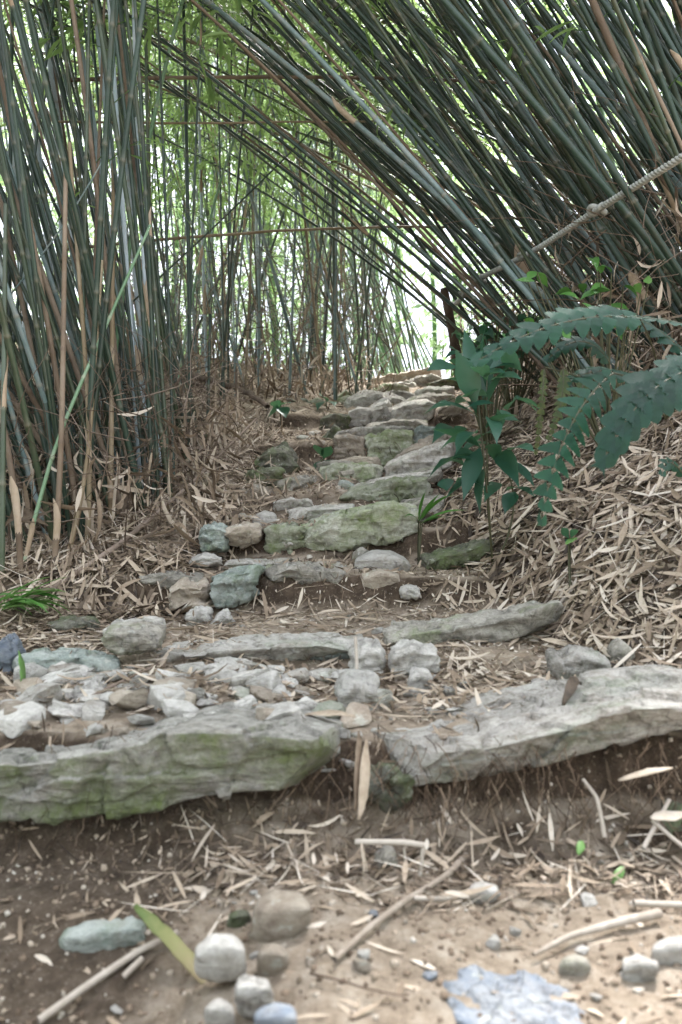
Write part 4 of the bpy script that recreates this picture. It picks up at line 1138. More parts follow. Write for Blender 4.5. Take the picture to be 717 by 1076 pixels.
for i in range(78):
    y = U(5.6, 9.5)
    x = y * (.30 + U(0, .22))
    mt = pick([(.45, 'culm_dark'), (.35, 'culm_mid'), (.2, 'culm_tan')])
    th = R(U(30, 56)); bd = R(U(18, 38))
    if i % 3 == 0: th = R(U(46, 60)); bd = R(U(22, 36))
    r = U(.009, .016)
    mg = None if i < 48 else far
    bamboo(culm_path((x, y, gz(x, y) - .05), th, math.pi + U(-.4, .35), bd, U(5.5, 8)), r, r * .35, mt, *(LB3 if mt == 'culm_tan' else LB2),
           leaves=random.choice([6, 10, 16]), lo=.3, sheaths=0, gap=U(.25, .35), merge=mg, lk=dict(llen=(.10, .19), lw=(.013, .024)))

# the clump beside the path
LL = {
 'culm_dark': ('slim dark green culm fanning out of the path-side clump', 'slim dark culms of the path-side clump'),
 'culm_mid': ('slim olive culm fanning out of the path-side clump', 'slim olive culms of the path-side clump'),
 'culm_dead': ('slim dead brown culm in the path-side clump', 'dead culms of the path-side clump'),
 'culm_blue': ('slim blue-grey culm in the path-side clump', 'blue-grey culms of the path-side clump')}
FEET = [(120, 3.5, .26), (40, 3.15, .22), (172, 4.3, .24), (-70, 3.3, .3), (85, 4.0, .24), (205, 5.4, .25)]
for i in range(190):
    fp, fy, fr_ = FEET[pick([(.30, 0), (.20, 1), (.16, 2), (.14, 3), (.14, 4), (.06, 5)])]
    al = U(0, 6.28); rr_ = fr_ * math.sqrt(random.random())
    x, y = (fp - 358.5) / F * fy + rr_ * math.cos(al), fy + rr_ * math.sin(al)
    lx, ly = -.37 + .42 * math.cos(al) * rr_ / fr_ + random.gauss(0, .09), .30 * math.sin(al) * rr_ / fr_ + random.gauss(0, .09)
    if fp > 160: lx += .06
    mt = pick([(.68, 'culm_dark'), (.18, 'culm_mid'), (.08, 'culm_dead'), (.06, 'culm_blue')])
    r = U(.0065, .012)
    mg = None if i < 104 else far
    bamboo(culm_path((x, y, gz(x, y) - .05), math.atan(math.hypot(lx, ly)), math.atan2(ly, lx), R(U(0, 22)), U(4.5, 6.5)), r, r * .4, mt, *LL[mt],
           leaves=random.choice([6, 10, 16]), lo=.55, sheaths=random.choice([0, 0, 0, 1]), gap=U(.2, .3), shr=(0, .4), merge=mg)
PALE = [
 ('powdery white culm seen at the outer edge of the path-side clump', (60, 470, 5.2), (45, 200, 5.3), (8, -40, 5.4), .022),
 ('thick white culm bleached by the sky behind dark leaning culms', (105, 450, 5.4), (72, 200, 5.4), (36, -40, 5.5), .026),
 ('tall white culm passing behind the first crossing cane', (135, 470, 5.0), (108, 200, 5.0), (68, -40, 5.2), .022),
 ('white culm with blue shading leaning behind the leafy cane', (160, 470, 4.8), (122, 200, 4.8), (96, -40, 5.0), .021),
 ('slender white culm standing almost upright near the grove edge', (158, 440, 5.4), (136, 200, 5.4), (124, -40, 5.5), .017),
 ('bluish white culm with brown sheath scars at the clump edge', (150, 500, 4.2), (132, 260, 4.2), (112, -40, 4.4), .013),
 ('pale blue culm rising beside the scarred one', (172, 490, 4.4), (150, 260, 4.5), (140, -40, 4.6), .011),
 ('faded white culm far behind the path-side clump', (30, 430, 6.0), (18, 200, 6.0), (-12, -40, 6.2), .024),
 ('grey-white culm half hidden behind the dark fan', (85, 430, 6.0), (62, 200, 6.0), (54, -40, 6.2), .022),
 ('thin pale culm standing in front of the back grove', (218, 420, 6.4), (212, 220, 6.4), (206, -40, 6.6), .013),
 ('pale jointed culm in the middle of the back grove', (272, 400, 7.6), (270, 250, 7.6), (262, -40, 7.8), .016),
]
def to_ground(p):
    q = W(*p)
    return q
for lb, a, b, c, r in PALE:
    a, b, c = [(p[0], p[1], p[2] * (.86 if p[0] < 200 else 1)) for p in (a, b, c)]
    r *= .84
    A = W(*a); A[2] = min(A[2], gz(A[0], A[1]) - .03)
    P = path_through([A, W(*b), W(*c)])
    ext = P[-1] + (P[-1] - P[-2]) * np.arange(1, 22)[:, None]
    bamboo(np.concatenate([P, ext]), r, r * .7, 'culm_pale', lb, 'pale culms', leaves=14, lo=.55, sheaths=2, gap=U(.35, .5), shr=(.0, .35))
SPEC = [
 ('bright green slim culm leaning across the back grove', 'culm_light', [(108, 520, 4.0), (138, 250, 4.1), (195, -10, 4.3)], .012),
 ('dark slim culm bending upright through the first crossing cane', 'culm_dark', [(98, 540, 3.3), (108, 250, 3.4), (126, -20, 3.6)], .008),
 ('green shoot slanting up in front of the back grove', 'culm_light', [(182, 425, 5.0), (205, 300, 5.0), (232, 190, 5.1), (300, 20, 5.4)], .008),
 ('thin dark shoot standing in front of the fallen branch', 'culm_dark', [(217, 490, 4.2), (219, 420, 4.2), (221, 330, 4.2)], .009),
 ('thin dark cane slanting across the back grove', 'culm_dark', [(125, 330, 4.6), (200, 262, 4.6), (330, 135, 4.8)], .006),
 ('thin grey cane slanting across the path-side clump', 'culm_blue', [(-20, 345, 3.2), (50, 260, 3.2), (110, 165, 3.3)], .004),
 ('yellow-green cane leaning at the base of the path-side clump', 'culm_tan', [(64, 610, 2.85), (84, 530, 2.9), (96, 440, 3.0)], .008),
 ('blotchy grey-brown cane upright at the base of the path-side clump', 'culm_dead', [(56, 612, 2.8), (62, 520, 2.8), (66, 400, 2.85)], .010),
 ('rust brown cane rising at the frame edge of the path-side clump', 'culm_dead', [(22, 610, 2.7), (16, 520, 2.7), (2, 440, 2.75)], .010),
 ('dark olive cane beside the rust brown one', 'culm_mid', [(2, 620, 2.65), (3, 520, 2.65), (4, 420, 2.7)], .009),
 ('blue-green cane leaning outward from the grass tuft', 'culm_light', [(24, 585, 2.8), (52, 490, 2.85), (82, 410, 2.95)], .007),
 ('tan cane with an orange node beside the dark mossy standing stone', 'culm_tan', [(90, 600, 3.0), (94, 500, 3.0), (90, 380, 3.05)], .009),
 ('tan jointed cane with orange scars in the clump base', 'culm_tan', [(116, 570, 3.2), (117, 480, 3.2), (118, 360, 3.3)], .010),
 ('reddish brown dead culm streaking through the bank clump', 'culm_dead', [(720, 240, 3.4), (660, 90, 3.3), (605, -40, 3.3)], .018),
 ('thick dark culm sweeping out of the top of the bank clump', 'culm_dark', [(560, 300, 4.2), (420, 85, 4.0), (318, -30, 4.0)], .022),
 ('slim green culm curving lowest across the middle of the path', 'culm_mid', [(600, 320, 5.2), (430, 190, 5.0), (232, -20, 4.8)], .014),
 ('paired dark culm running beside the slim green one', 'culm_dark', [(640, 330, 5.0), (450, 190, 4.9), (262, -20, 4.8)], .014),
]
for lb, mt, pts, r in SPEC:
    Q = [W(*p) for p in pts]
    if pts[0][1] > 400: Q[0][2] = min(Q[0][2], gz(Q[0][0], Q[0][1]) - .02)
    P = path_through(Q)
    if pts[0][1] > 560:            # the old canes carry on up into the clump
        P = np.concatenate([P, P[-1] + (P[-1] - P[-2]) * np.arange(1, 46)[:, None]])
    if pts[0][1] < 400:            # carry the butt down to the ground
        dv = (P[0] - P[1]); ex = [P[0]]
        for _ in range(60):
            ex.append(ex[-1] + dv * np.array([.9, .9, 1.0]))
            if ex[-1][2] < gz(ex[-1][0], ex[-1][1]): break
        P = np.concatenate([np.array(ex[:0:-1]), P])
    bamboo(P, r, r * .75, mt, lb, None, leaves=6 if pts[-1][1] < 30 else 0, lo=.5, sheaths=1, gap=.28)

# the grove at the back
LG = {
 'culm_blue': ('blue-grey culm standing in the grove behind the steps', 'blue-grey culms of the back grove'),
 'culm_mid': ('olive green culm standing in the grove behind the steps', 'olive culms of the back grove'),
 'culm_dark': ('dark culm standing in the grove behind the steps', 'dark culms of the back grove'),
 'culm_tan': ('dry tan culm standing in the grove behind the steps', 'dry culms of the back grove'),
 'culm_light': ('bright green culm leaning in the grove by the bright clearing', 'bright green culms by the clearing')}
nobj = 0
for i in range(235):
    y = U(6.2, 13)
    px = U(150, 400) if random.random() < .8 else U(-60, 160)
    x = (px - 358.5) / F * y
    mt = pick([(.36, 'culm_blue'), (.26, 'culm_mid'), (.2, 'culm_dark'), (.18, 'culm_tan')])
    r = U(.006, .016) if i < 130 else U(.004, .010)
    P = culm_path((x, y, gz(x, y) - .05), R(abs(random.gauss(8, 9))), U(0, 6.28), R(U(4, 30)), U(5, 9), dphi=U(-1, 1))
    mg = None if nobj < 26 and y < 9.5 else far
    if mg is None: nobj += 1
    bamboo(P, r, r * .4, mt, *LG[mt], leaves=int(U(10, 24)), lo=.25, sheaths=1 if (mg is None and random.random() < .4) else 0, gap=U(.25, .4), sides=6, merge=mg,
           lk=dict(llen=(.10, .20), lw=(.014, .026), blen=(.2, .9)))
for i in range(34):
    y = U(9.5, 13)
    px = U(385, 470)
    x = (px - 358.5) / F * y
    mt = 'culm_light' if random.random() < .6 else 'culm_mid'
    P = culm_path((x, y, gz(x, y) - .05), R(U(8, 30)), math.pi + U(-.6, .6), R(U(5, 25)), U(5, 8))
    bamboo(P, U(.010, .016), .006, mt, *(LG['culm_light'] if mt == 'culm_light' else ('olive culm leaning in the grove by the bright clearing', 'olive culms by the clearing')), leaves=10, lo=.5, gap=.3, sides=6, merge=None if i < 4 else far,
           lk=dict(llen=(.10, .20), lw=(.014, .026)))
root = empty('bamboo_thicket', (0, 11, 2.2))
tag(root, 'mass of bamboo culms and leaves crowding behind the nearer culms', 'bamboo thicket', kind='stuff')
for mt, lst in far.items():
    V, Fq, T, K, n = [], [], [], [], 0
    for v, q, t, k in lst:
        V.append(v - np.array([0, 11, 2.2])); Fq.append(q + n); T.append(t); K.append(k); n += len(v)
    o = mk('thicket_foliage' if mt == 'leaf' else 'thicket_culms', np.concatenate(V), np.concatenate(Fq), M[mt], root, tint=np.concatenate(T), mask=np.concatenate(K))
    o['kind'] = 'stuff'

# dry twig tangle at the clump feet
tw = MB()
def twigs(n, xr, yr, zr, L=(.15, .6), r=(.001, .003), tint=(.1, 1)):
    for _ in range(n):
        x, y = U(*xr), U(*yr)
        p = [np.array([x, y, gz(x, y) + U(*zr)])]
        d = unit(np.array([U(-1, 1), U(-.6, .6), U(-.5, 1.1)]))
        l = U(*L)
        for k in range(4):
            d = unit(d + np.array([U(-.3, .3), U(-.3, .3), U(-.3, .25)]))
            p.append(p[-1] + d * l / 4)
        rr = U(*r)
        V, q = tube(np.array(p), np.linspace(rr, rr * .4, 5), 3)
        tw.add(V, q, U(*tint))
twigs(900, (.95, 2.6), (2.9, 5.5), (0, .9), (.2, .8), (.0012, .0035))
twigs(500, (1.0, 2.6), (5.5, 9), (0, 1.0), (.2, .8), (.0015, .004))
twigs(700, (-1.6, -.55), (2.8, 4.6), (0, .5), (.1, .5), (.001, .003))
twigs(1500, (-2.6, .35), (6.0, 11), (0, 1.1), (.2, .7), (.0015, .004))
to = tw.build('dry_twigs', M['bark'])
tag(to, 'tangle of dry twigs around the bamboo feet', 'twigs', kind='stuff')
lit2 = MB()
def hang(n, xr, yr, zr):
    x = rng.uniform(*xr, n); y = rng.uniform(*yr, n)
    z = height(x, y) + rng.uniform(*zr, n) * rng.uniform(0, 1, n)
    V, q, kk = blades(np.stack([x, y, z], -1), rng.uniform(0, 6.28, n), rng.normal(-.9, .6, n), rng.normal(0, .8, n), rng.uniform(.07, .2, n), rng.uniform(.008, .02, n), rng.normal(0, .8, n), 4, .2, None, rng.normal(0, 1, n))
    lit2.add(V, q, np.repeat(rng.uniform(.1, .85, n), kk))
hang(2200, (.95, 2.6), (2.9, 5.2), (0, 1.0))
hang(1500, (1.0, 2.6), (5.2, 9), (0, 1.0))
hang(2200, (-1.7, -.5), (2.8, 4.8), (0, .45))
hang(1800, (-2.4, .3), (6.0, 9.5), (0, .45))
ho = lit2.build('hanging_leaf_litter', M['litter'])
tag(ho, 'dead leaves caught among the bamboo feet', 'leaf litter', kind='stuff')

# canes tied across the grove
def cane(label, pts, r, mat):
    P = path_through([W(*p) for p in pts], 60)
    P[:, 2] += .006 * fbm(P * 3 + 7, 2)
    V, q, tt, mm, nd, s, L = culm_geo(P, r, r * .8, 7, .22, np.random.default_rng(5))
    o = mk('crossing_cane', V, q, M[mat], tint=tt, mask=mm, loc=P[0])
    tag(o, label, 'cane')
cane('thick brown cane spanning the grove highest up', [(74, 83, 4.4), (220, 83, 4.5), (400, 80, 4.6), (545, 88, 4.7)], .0105, 'culm_dead')
cane('thin cane spanning the grove just below the thick brown one', [(56, 128, 4.4), (220, 129, 4.5), (400, 127, 4.7)], .0062, 'culm_tan')
cane('brown cane spanning the grove at the level of the clearing', [(60, 262, 4.6), (200, 252, 4.8), (360, 238, 5.0), (560, 240, 5.2)], .0085, 'culm_tan')

# ------------------------------------------------------------------ rope and stake
def rope_pts():
    ps = [W(1050, -60, 2.2), W(770, 130, 2.6), W(717, 165, 2.75), W(630, 219, 3.2), W(560, 265, 3.7), W(503, 293, 4.5), W(490, 308, 4.9), W(478, 320, 5.3), W(470, 317, 5.45)]
    P = np.array(ps)
    t = np.linspace(0, 1, len(P)); u = np.linspace(0, 1, 420)
    Q = np.stack([np.interp(u, t, P[:, i]) for i in range(3)], 1)
    k = np.ones(25) / 25
    return np.stack([np.convolve(np.pad(Q[:, i], 12, 'edge'), k, 'valid') for i in range(3)], 1)
RP = rope_pts()
def strands(P, R0, pitch, r, n=3):
    sl = np.concatenate([[0], np.cumsum(np.linalg.norm(np.diff(P, axis=0), axis=1))])
    m = int(sl[-1] / pitch * 10)
    u = np.linspace(0, sl[-1], m)
    Q = np.stack([np.interp(u, sl, P[:, i]) for i in range(3)], 1)
    T = unit(np.gradient(Q, axis=0)); Nn = unit(np.cross(T, [.1, .3, 1])); B = np.cross(T, Nn)
    b = MB()
    for j in range(n):
        a = u / pitch * 2 * np.pi + j * 2 * np.pi / n
        C = Q + R0 * (np.cos(a)[:, None] * Nn + np.sin(a)[:, None] * B)
        V, q = tube(C, np.full(m, r), 6)
        b.add(V, q, np.clip(.5 + .35 * fbm(V * 60, 3), 0, 1))
    return b
rb = strands(RP, .0064, .052, .0070)
ro_ = rb.build('rope', M['rope'], loc=RP[0])
tag(ro_, 'twisted grey handrail rope knotted along the bank to the dark stake', 'rope')
def knot(c, size):
    a = np.linspace(0, 2 * np.pi, 60)
    K = np.stack([np.sin(a) + 2 * np.sin(2 * a), np.cos(a) - 2 * np.cos(2 * a), -np.sin(3 * a)], 1) * size / 3
    V, q = tube(np.concatenate([K, K[:1]]), np.full(61, size * .36), 7)
    o = mk('knot', V + c - RP[0], q, M['rope'], ro_, tint=np.clip(.35 + .3 * fbm(V * 60, 2), 0, 1))
def near_rope(px):
    pxs = 358.5 + RP[:, 0] / RP[:, 1] * F
    return RP[np.argmin(abs(pxs - px))]
knot(near_rope(629), .030); knot(near_rope(552), .026); knot(near_rope(503), .036); knot(near_rope(489), .03)
Ps = np.array([W(467, 303, 5.45), W(471, 330, 5.45), W(478, 358, 5.45), W(482, 382, 5.45), W(483, 398, 5.45)])
stk = path_through(Ps, 30)
V, q = tube(stk, np.linspace(.026, .036, 30) * (1 + .15 * fbm(stk * 14, 3)), 10)
so = mk('stake', V, q, M['bark'], tint=np.clip(.25 + .35 * fbm(V * 12, 3), 0, 1), loc=stk[-1])
tag(so, 'dark weathered wooden stake holding the rope end', 'stake')

# ------------------------------------------------------------------ ferns and shrubs
def frond(parent, pts, half, n, mat, nhint=(0, -.4, 1), sep=.0, lobew=1.0, droop=.15, tipw=.25, teeth=.08, seed=0, tint=.5):
    """pinnately lobed frond along a curve: lobes joined along a winged midrib"""
    rs = np.random.default_rng(seed + 500)
    loc = np.array(parent.location)
    P = path_through([W(*p) for p in pts], 60) - loc
    half *= .86; n = int(n * 1.35)
    sl = np.concatenate([[0], np.cumsum(np.linalg.norm(np.diff(P, axis=0), axis=1))])
    L = sl[-1]
    T = unit(np.gradient(P, axis=0))
    h = unit(np.array(nhint, float))
    Sd = unit(np.cross(T, h))
    Nn = np.cross(Sd, T)
    b = MB()
    for i in range(n):
        f = (i + .6) / n
        x = f * L
        c = at_s(P, sl, np.array([x]))[0]
        j = int(f * 59)
        env = np.interp(f, [0, .12, .35, .6, .85, 1], [.55, .9, 1, .85, .5, tipw]) * half
        for sgn in (-1, 1):
            ln = env * (rs.uniform(.8, 1.1) if rs.random() > .08 else .6)
            dirv = unit(Sd[j] * sgn + T[j] * rs.uniform(.30, .55))
            wid = L / n * (1.08 + sep) * lobew * rs.uniform(.9, 1.1)
            m = 15
            t = np.linspace(0, 1, m)
            w = wid / 2 * np.where(t < .3, 1.0, np.sqrt(np.clip(1 - ((t - .3) / .7) ** 2.2, 0, 1)))
            w = w * np.interp(t, [0, .15, .4, .7, 1], [1.2, .95, .80, .62, .40]) * (1 + 1.3 * teeth * np.cos(t * 44.9) * (t < .97))
            cl = c + dirv * (t * ln)[:, None] - Nn[j] * (droop * ln * t ** 2)[:, None] + T[j] * (.10 * ln * t ** 2)[:, None]
            wdir = unit(T[j] - dirv * (T[j] @ dirv))
            up = Nn[j] * .05
            A = cl + wdir * w[:, None] + up * w[:, None] * .6
            B = cl - wdir * w[:, None] + up * w[:, None] * .6
            V = np.stack([A, cl, B], 1).reshape(-1, 3)
            q = []
            for k in range(m - 1):
                for z in (0, 1): q.append([k * 3 + z, k * 3 + z + 1, k * 3 + z + 4, k * 3 + z + 3])
            V = V + .0022 * fbm(V * 70 + seed, 2)[:, None] * Nn[j]
            b.add(V, np.array(q), np.clip(tint + rs.uniform(-.2, .2) + .3 * np.tile([0, -1, 0], m) * .6 + .15 * np.repeat(t, 3), 0, 1))
    fr = b.build('frond', M[mat], parent)
    V, q = tube(P - Nn * .001, np.linspace(.0028, .0010, 60), 5)
    mk('rachis', V, q, M['stalk'], fr, tint=np.full(len(V), .5))
    return fr

fb = W(700, 440, 2.35); fb[2] = gz(fb[0], fb[1])
fern = empty('fern', fb)
tag(fern, 'large lobed fern with dark glossy fronds hanging over the steps', 'fern')
D = 2.0
frond(fern, [(672, 334, 2.1), (610, 336, 2.0), (555, 350, 1.92), (498, 382, 1.86)], .066, 9, 'fern', (0, -.95, .45), .05, 1.0, .25, .3, seed=1, tint=.75)
frond(fern, [(645, 392, 2.05), (612, 428, 1.95), (585, 480, 1.9), (568, 552, 1.86)], .066, 11, 'fern', (.2, -1, .3), -.05, .86, .1, .2, seed=2, tint=.75)
frond(fern, [(745, 385, 2.0), (700, 402, 1.9), (660, 435, 1.84), (634, 486, 1.8)], .085, 8, 'fern', (.1, -1, .5), .1, 1.5, .15, .3, seed=3, tint=.35)
frond(fern, [(572, 388, 2.12), (570, 420, 2.1), (563, 478, 2.1)], .018, 10, 'fern_old', (.5, -1, .2), 0, .9, .1, .4, seed=4)
frond(fern, [(592, 388, 2.12), (590, 420, 2.1), (576, 462, 2.1)], .022, 9, 'fern_old', (-.3, -1, .2), 0, .9, .1, .4, seed=5)
frond(fern, [(720, 372, 2.2), (690, 345, 2.2), (650, 332, 2.15), (632, 345, 2.1)], .05, 7, 'fern', (0, -.6, .8), .05, 1, .4, .3, seed=6, tint=.45)
frond(fern, [(690, 420, 2.3), (660, 395, 2.25), (618, 392, 2.2), (590, 405, 2.15)], .045, 7, 'fern', (0, -.8, .7), .05, 1, .3, .3, seed=7, tint=.6)
frond(fern, [(740, 350, 2.2), (715, 338, 2.1), (672, 336, 2.0), (640, 330, 2.0)], .035, 7, 'fern', (0, -.5, .8), 0, 1, .3, .3, seed=8, tint=.7)
frond(fern, [(640, 380, 2.2), (620, 362, 2.15), (600, 358, 2.12), (574, 380, 2.1)], .04, 7, 'fern', (0, -.8, .5), 0, 1, .3, .3, seed=9, tint=.3)
frond(fern, [(720, 500, 2.3), (702, 486, 2.25), (696, 500, 2.2)], .03, 5, 'fern', (0, -1, .4), 0, 1, .3, .3, seed=10, tint=.5)
frond(fern, [(616, 400, 2.1), (606, 440, 2.08), (612, 462, 2.06)], .03, 6, 'fern_old', (0, -1, .3), 0, 1, .2, .3, seed=11, tint=.4)
for pts in ([(700, 440, 2.35), (690, 380, 2.25), (672, 334, 2.1)], [(700, 440, 2.35), (670, 405, 2.2), (645, 392, 2.05)], [(700, 440, 2.35), (735, 400, 2.15), (745, 385, 2.0)], [(690, 440, 2.35), (620, 400, 2.2), (572, 386, 2.12)], [(700, 440, 2.35), (730, 400, 2.3), (720, 372, 2.2)], [(700, 440, 2.35), (735, 390, 2.3), (740, 350, 2.2)]):
    Pq = path_through([W(*p) for p in pts], 20) - fb
    V, q = tube(Pq, np.linspace(.003, .002, 20), 5)
    mk('stalk', V, q, M['stalk'], fern, tint=np.full(len(V), .4))

PROF = np.array([.04, .35, .72, .95, 1.0, .93, .76, .5, .22, .02])
def leaf(parent, p0, p1, width, mat, roll=.3, curl=.5, fold=.18, tint=.5):
    a = W(*p0) - np.array(parent.location); b_ = W(*p1) - np.array(parent.location)
    v = b_ - a; L = np.linalg.norm(v)
    V, q, kk = blades(a[None], [math.atan2(v[1], v[0])], [math.asin(np.clip(v[2] / L, -1, 1)) + curl / 2], [roll], [L * 1.04], [width], [curl], 9, fold, PROF)
    V = V + .002 * fbm(V * 40 + tint * 9, 2)[:, None]
    o = mk('leaf', V, q, M[mat], parent, tint=np.clip(tint + .15 * fbm(V * 20, 2), 0, 1))
    return o
def shrub(label, base, leaves, mat='shrub', nodes_=None, tint=.5, stemr=.004):
    b0 = W(*base); b0[2] = min(b0[2], gz(b0[0], b0[1]) + .005) - .01
    e = empty('shrub', b0)
    tag(e, label, 'shrub')
    for k, (p0, p1, w) in enumerate(leaves):
        leaf(e, p0, p1, w, mat, U(-.9, .9), U(.2, .9), U(.05, .25), tint + U(-.35, .35))
    for pts in nodes_ or [[base, l[0]] for l in leaves]:
        Q = [W(*p) for p in pts]
        if np.allclose(pts[0], base): Q[0] = b0
        P = path_through(Q, 14) - b0
        P[:, 1] += .01 * np.sin(np.linspace(0, 3.1, 14))
        V, q = tube(P, np.linspace(stemr, stemr * .5, 14), 5)
        mk('stem', V, q, M['stalk'], e, tint=np.full(len(V), .5))
    return e
def many_leaves(base, spread, n, wl, d, ln):
    out = []
    for _ in range(n):
        x = base[0] + U(-spread[0], spread[0]); y = base[1] - U(0, spread[1])
        a = U(0, 6.28)
        out.append(((x, y, d + U(-.15, .15)), (x + math.cos(a) * ln, y + math.sin(a) * ln * .6 + ln * .2, d + U(-.2, .2)), wl))
    return out
shrub('broadleaf shrub with bluish green oval leaves beside the upper steps', (518, 535, 2.75), [
    ((500, 425, 2.6), (478, 370, 2.55), .07), ((512, 400, 2.65), (497, 388, 2.4), .05), ((505, 470, 2.6), (455, 452, 2.5), .05),
    ((500, 480, 2.6), (452, 505, 2.5), .055), ((505, 470, 2.6), (488, 525, 2.5), .055), ((510, 450, 2.6), (545, 438, 2.5), .05),
    ((505, 440, 2.65), (460, 425, 2.6), .05), ((525, 480, 2.7), (560, 512, 2.6), .075), ((522, 478, 2.7), (545, 515, 2.5), .06),
    ((510, 430, 2.7), (535, 385, 2.65), .05), ((500, 410, 2.7), (470, 400, 2.6), .045), ((510, 490, 2.65), (505, 540, 2.6), .045),
    ((502, 455, 2.55), (480, 480, 2.4), .05), ((515, 440, 2.6), (522, 470, 2.45), .05), ((508, 420, 2.7), (520, 365, 2.75), .05),
    ((500, 400, 2.7), (488, 348, 2.8), .045), ((515, 400, 2.7), (548, 400, 2.6), .05), ((506, 500, 2.65), (470, 525, 2.6), .035),
    ((512, 410, 2.7), (512, 345, 2.7), .045), ((505, 390, 2.75), (470, 380, 2.7), .04), ((500, 465, 2.6), (462, 478, 2.45), .05)]
    + many_leaves((508, 520), (42, 150), 26, .048, 2.66, 30),
    nodes_=[[(518, 535, 2.75), (508, 470, 2.62), (500, 400, 2.7)], [(518, 535, 2.75), (512, 450, 2.66), (512, 395, 2.7)], [(518, 535, 2.75), (525, 480, 2.7), (522, 476, 2.7)]], tint=.55)
shrub('leafy teal undergrowth shrub at the foot of the stake', (505, 395, 5.1), many_leaves((512, 390), (30, 42), 60, .045, 4.9, 11), tint=.6)
shrub('small-leaved shrub between the stake and the bank clump', (540, 382, 4.4), many_leaves((545, 375), (38, 45), 40, .05, 4.3, 13), tint=.5)
shrub('low shrub creeping on the bank above the broadleaf shrub', (515, 395, 3.9), many_leaves((512, 395), (30, 30), 26, .05, 3.8, 15), tint=.45)
shrub('young shrub with upright green leaves in front of the bank clump', (640, 360, 3.0), many_leaves((620, 345), (75, 60), 26, .03, 2.9, 22), 'grass', tint=.3)
shrub('seedling with drooping teal leaves on the litter beside the steps', (296, 452, 5.0), [((294, 430, 5), (281, 442, 4.9), .09), ((294, 428, 5), (300, 440, 4.9), .08), ((294, 428, 5), (284, 424, 4.95), .07), ((295, 426, 5), (306, 424, 4.95), .07)], tint=.9)
shrub('seedling with pale teal leaves next to the dark flat stone', (344, 440, 5.6), [((343, 422, 5.6), (334, 432, 5.5), .07), ((343, 422, 5.6), (352, 428, 5.5), .08), ((343, 422, 5.6), (336, 416, 5.5), .07)], tint=1.0)
shrub('small dark-leaved plant clinging beside the earthy block', (338, 500, 4.1), [((338, 480, 4.1), (330, 468, 4.0), .05), ((340, 482, 4.1), (348, 470, 4.0), .055), ((338, 484, 4.1), (332, 494, 4.0), .05), ((341, 484, 4.1), (347, 492, 4.0), .04)], tint=.05)
shrub('feathery green weed under the broadleaf shrub', (440, 552, 2.9), [((440, 548, 2.9), (462, 520, 2.8), .012), ((442, 548, 2.9), (478, 522, 2.8), .012), ((440, 548, 2.9), (448, 518, 2.8), .012), ((442, 550, 2.9), (490, 538, 2.8), .012), ((440, 548, 2.9), (425, 545, 2.8), .01), ((444, 550, 2.9), (472, 545, 2.8), .01)], 'grass', tint=.25)
shrub('pale sprig on the litter bank below the hanging frond', (600, 572, 2.45), [((598, 566, 2.45), (590, 556, 2.4), .022), ((600, 566, 2.45), (608, 558, 2.4), .02), ((600, 566, 2.45), (596, 574, 2.4), .02)], tint=1.0)
# grass tuft
gb = W(5, 632, 2.5)
gt = empty('grass_tuft', gb)
tag(gt, 'bright green tuft of broad grass at the bamboo base', 'grass tuft')
for i in range(30):
    p0 = np.array([U(-.06, .03), U(-.05, .08), U(-.03, .0)])
    az = U(-.6, .9); L = U(.10, .20)
    V, q, kk = blades(p0[None], [az], [U(.3, .8)], [U(-.6, .6)], [L], [U(.010, .017)], [U(.6, 1.4)], 8, .15)
    mk('blade', V, q, M['grass'], gt, tint=np.full(len(V), U(0, 1)))

# ------------------------------------------------------------------ distant wood
wd = MB()
n = 80000
c = np.stack([rng.uniform(-15, 15, 900), rng.uniform(14, 27, 900), 1.8 + 11.5 * rng.uniform(0, 1, 900) ** 1.5], -1)
# an opening in the crowns where the path goes over the crest
gp = (np.abs(c[:, 0] - .078 * c[:, 1]) < 1.0) & (c[:, 2] < 7.0)
c[gp & (np.arange(900) % 4 > 0), 2] += 7
k = rng.integers(0, 900, n)
pos = c[k] + rng.normal(0, 1, (n, 3)) * np.array([1.0, 1.0, .6])
V, q, kk = blades(pos, rng.uniform(0, 6.28, n), rng.normal(-.2, .5, n), rng.normal(0, .5, n), rng.uniform(.18, .36, n), rng.uniform(.05, .12, n), rng.uniform(.1, .9, n), 2, .1, np.array([.1, 1, .1]))
wd.add(V, q, np.repeat(np.clip(.5 + .28 * rng.normal(size=900)[k] + .2 * rng.normal(size=n), 0, 1), kk))
for i in range(40):
    x, y = U(-14, 14), U(15, 26)
    z = gz(x, y)
    P = np.array([[x, y, z - .1], [x + U(-.4, .4), y, z + 4], [x + U(-1, 1), y + U(-.6, .6), z + 11]])
    V, q = tube(path_through(P, 12), np.linspace(.09, .03, 12), 6)
    wd.add(V, q, 0.0)
wo = wd.build('distant_wood', M['farleaf'])
tag(wo, 'pale green wood glowing beyond the crest of the path', 'wood', kind='stuff')

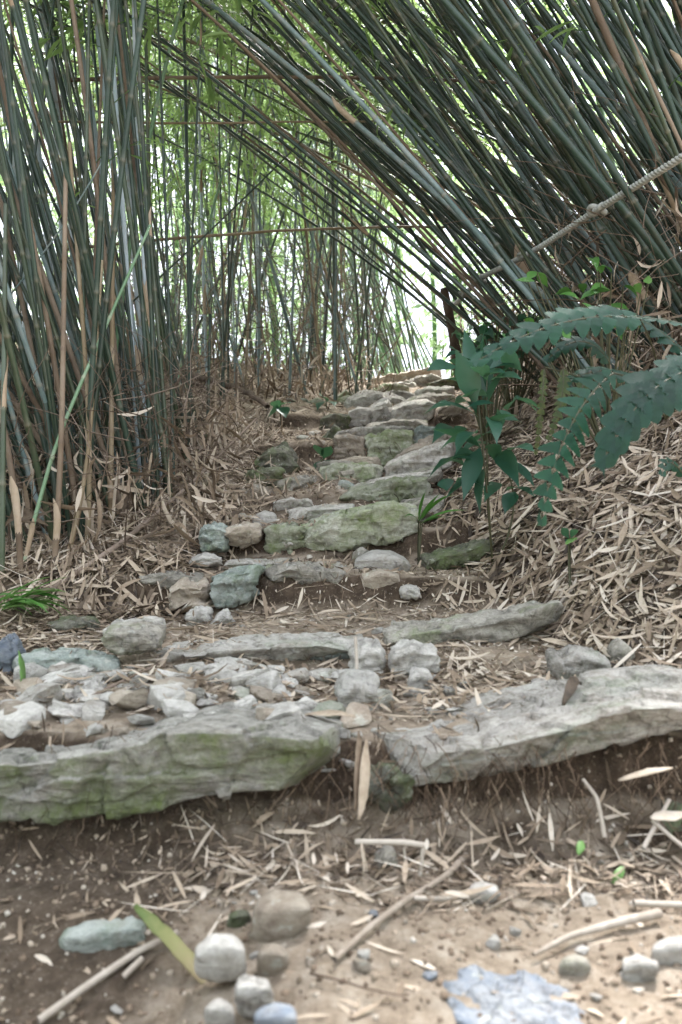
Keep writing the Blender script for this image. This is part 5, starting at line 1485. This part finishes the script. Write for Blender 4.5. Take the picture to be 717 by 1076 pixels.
# unseen wood added behind and beside the camera to block low sky light
wb = MB()
m_ = 520
an = rng.uniform(0, 2 * np.pi, m_ * 4); rr_ = rng.uniform(4.5, 12, m_ * 4)
cx_, cy_ = np.sin(an) * rr_, np.cos(an) * rr_
ok_ = (cy_ < 1.0) | ((np.abs(cx_) > 4.6) & (cy_ < 9) & (np.abs(cx_) > .42 * cy_ + 2.4))
cx_, cy_ = cx_[ok_][:m_], cy_[ok_][:m_]
c = np.stack([cx_, cy_, rng.uniform(-.3, 6.5, len(cx_))], -1)
n = 17000
k = rng.integers(0, len(c), n)
pos = c[k] + rng.normal(0, 1, (n, 3)) * np.array([.6, .6, .5])
V, q, kk = blades(pos, rng.uniform(0, 6.28, n), rng.normal(-.2, .5, n), rng.normal(0, .6, n), rng.uniform(.2, .4, n), rng.uniform(.06, .13, n), rng.uniform(.1, .9, n), 2, .1, np.array([.1, 1, .1]))
wb.add(V, q, np.repeat(np.clip(.4 + .3 * rng.normal(size=n), 0, 1), kk))
for i in range(60):
    j = int(U(0, len(cx_)))
    x, y = cx_[j], cy_[j]
    z = gz(x, y)
    P = np.array([[x, y, z - .1], [x + U(-.2, .2), y, z + 3], [x + U(-.7, .7), y + U(-.6, .6), z + 8]])
    V, q = tube(path_through(P, 10), np.linspace(.035, .015, 10), 6)
    wb.add(V, q, 0.0)
wbo = wb.build('unseen_wood', M['farleaf'])
tag(wbo, 'unseen green wood added round the foot of the path to block low light', 'wood', kind='stuff')

# ------------------------------------------------------------------ light, sky, camera
wld = bpy.data.worlds.new('World')
S.world = wld
wld.use_nodes = True
nt = wld.node_tree
sky = nt.nodes.new('ShaderNodeTexSky')
sky.sky_type = 'NISHITA'
sky.sun_disc = False
EL, AZ = R(62), R(25)     # azimuth of the sun seen from above, clockwise from +Y
sky.sun_elevation = EL
sky.sun_rotation = AZ
sky.air_density = 1.0
sky.dust_density = 2.5
sky.ozone_density = 1.0
bg = nt.nodes['Background']
tcw = nt.nodes.new('ShaderNodeTexCoord').outputs['Generated']
cl = noise(nt, tcw, 2.2, 5, .6)
cm = mix(nt, ramp(nt, cl, [(.25, (.55, .55, .55)), (.6, (.97, .97, .97))]), sky.outputs[0], (8.0, 8.3, 9.5))
nt.links.new(cm, bg.inputs[0])
bg.inputs[1].default_value = .065
sun = bpy.data.lights.new('sun', 'SUN')
sun.energy = 5.0
sun.angle = R(11)
sun.color = (1, .97, .94)
so2 = bpy.data.objects.new('sun', sun)
COL.objects.link(so2)
dv = Vector((math.sin(AZ) * math.cos(EL), math.cos(AZ) * math.cos(EL), math.sin(EL)))
so2.rotation_euler = dv.to_track_quat('Z', 'Y').to_euler()

cam = bpy.data.cameras.new('camera')
cam.sensor_fit = 'VERTICAL'
cam.sensor_height = 36
cam.sensor_width = 24
cam.lens = 36 * F / 1076
cam.clip_start = .05
cam.clip_end = 1000
cam.dof.use_dof = True
cam.dof.focus_distance = 3.4
cam.dof.aperture_fstop = 4.0
co = bpy.data.objects.new('camera', cam)
co.location = (0, 0, CAMZ)
co.rotation_euler = (R(90), 0, 0)
COL.objects.link(co)
S.camera = co
S.view_settings.view_transform = 'Standard'
S.view_settings.look = 'None'
S.view_settings.gamma = 1
S.view_settings.exposure = 2.58
S.cycles.use_denoising = True
S.cycles.max_bounces = 6
S.cycles.diffuse_bounces = 2
S.cycles.transmission_bounces = 4
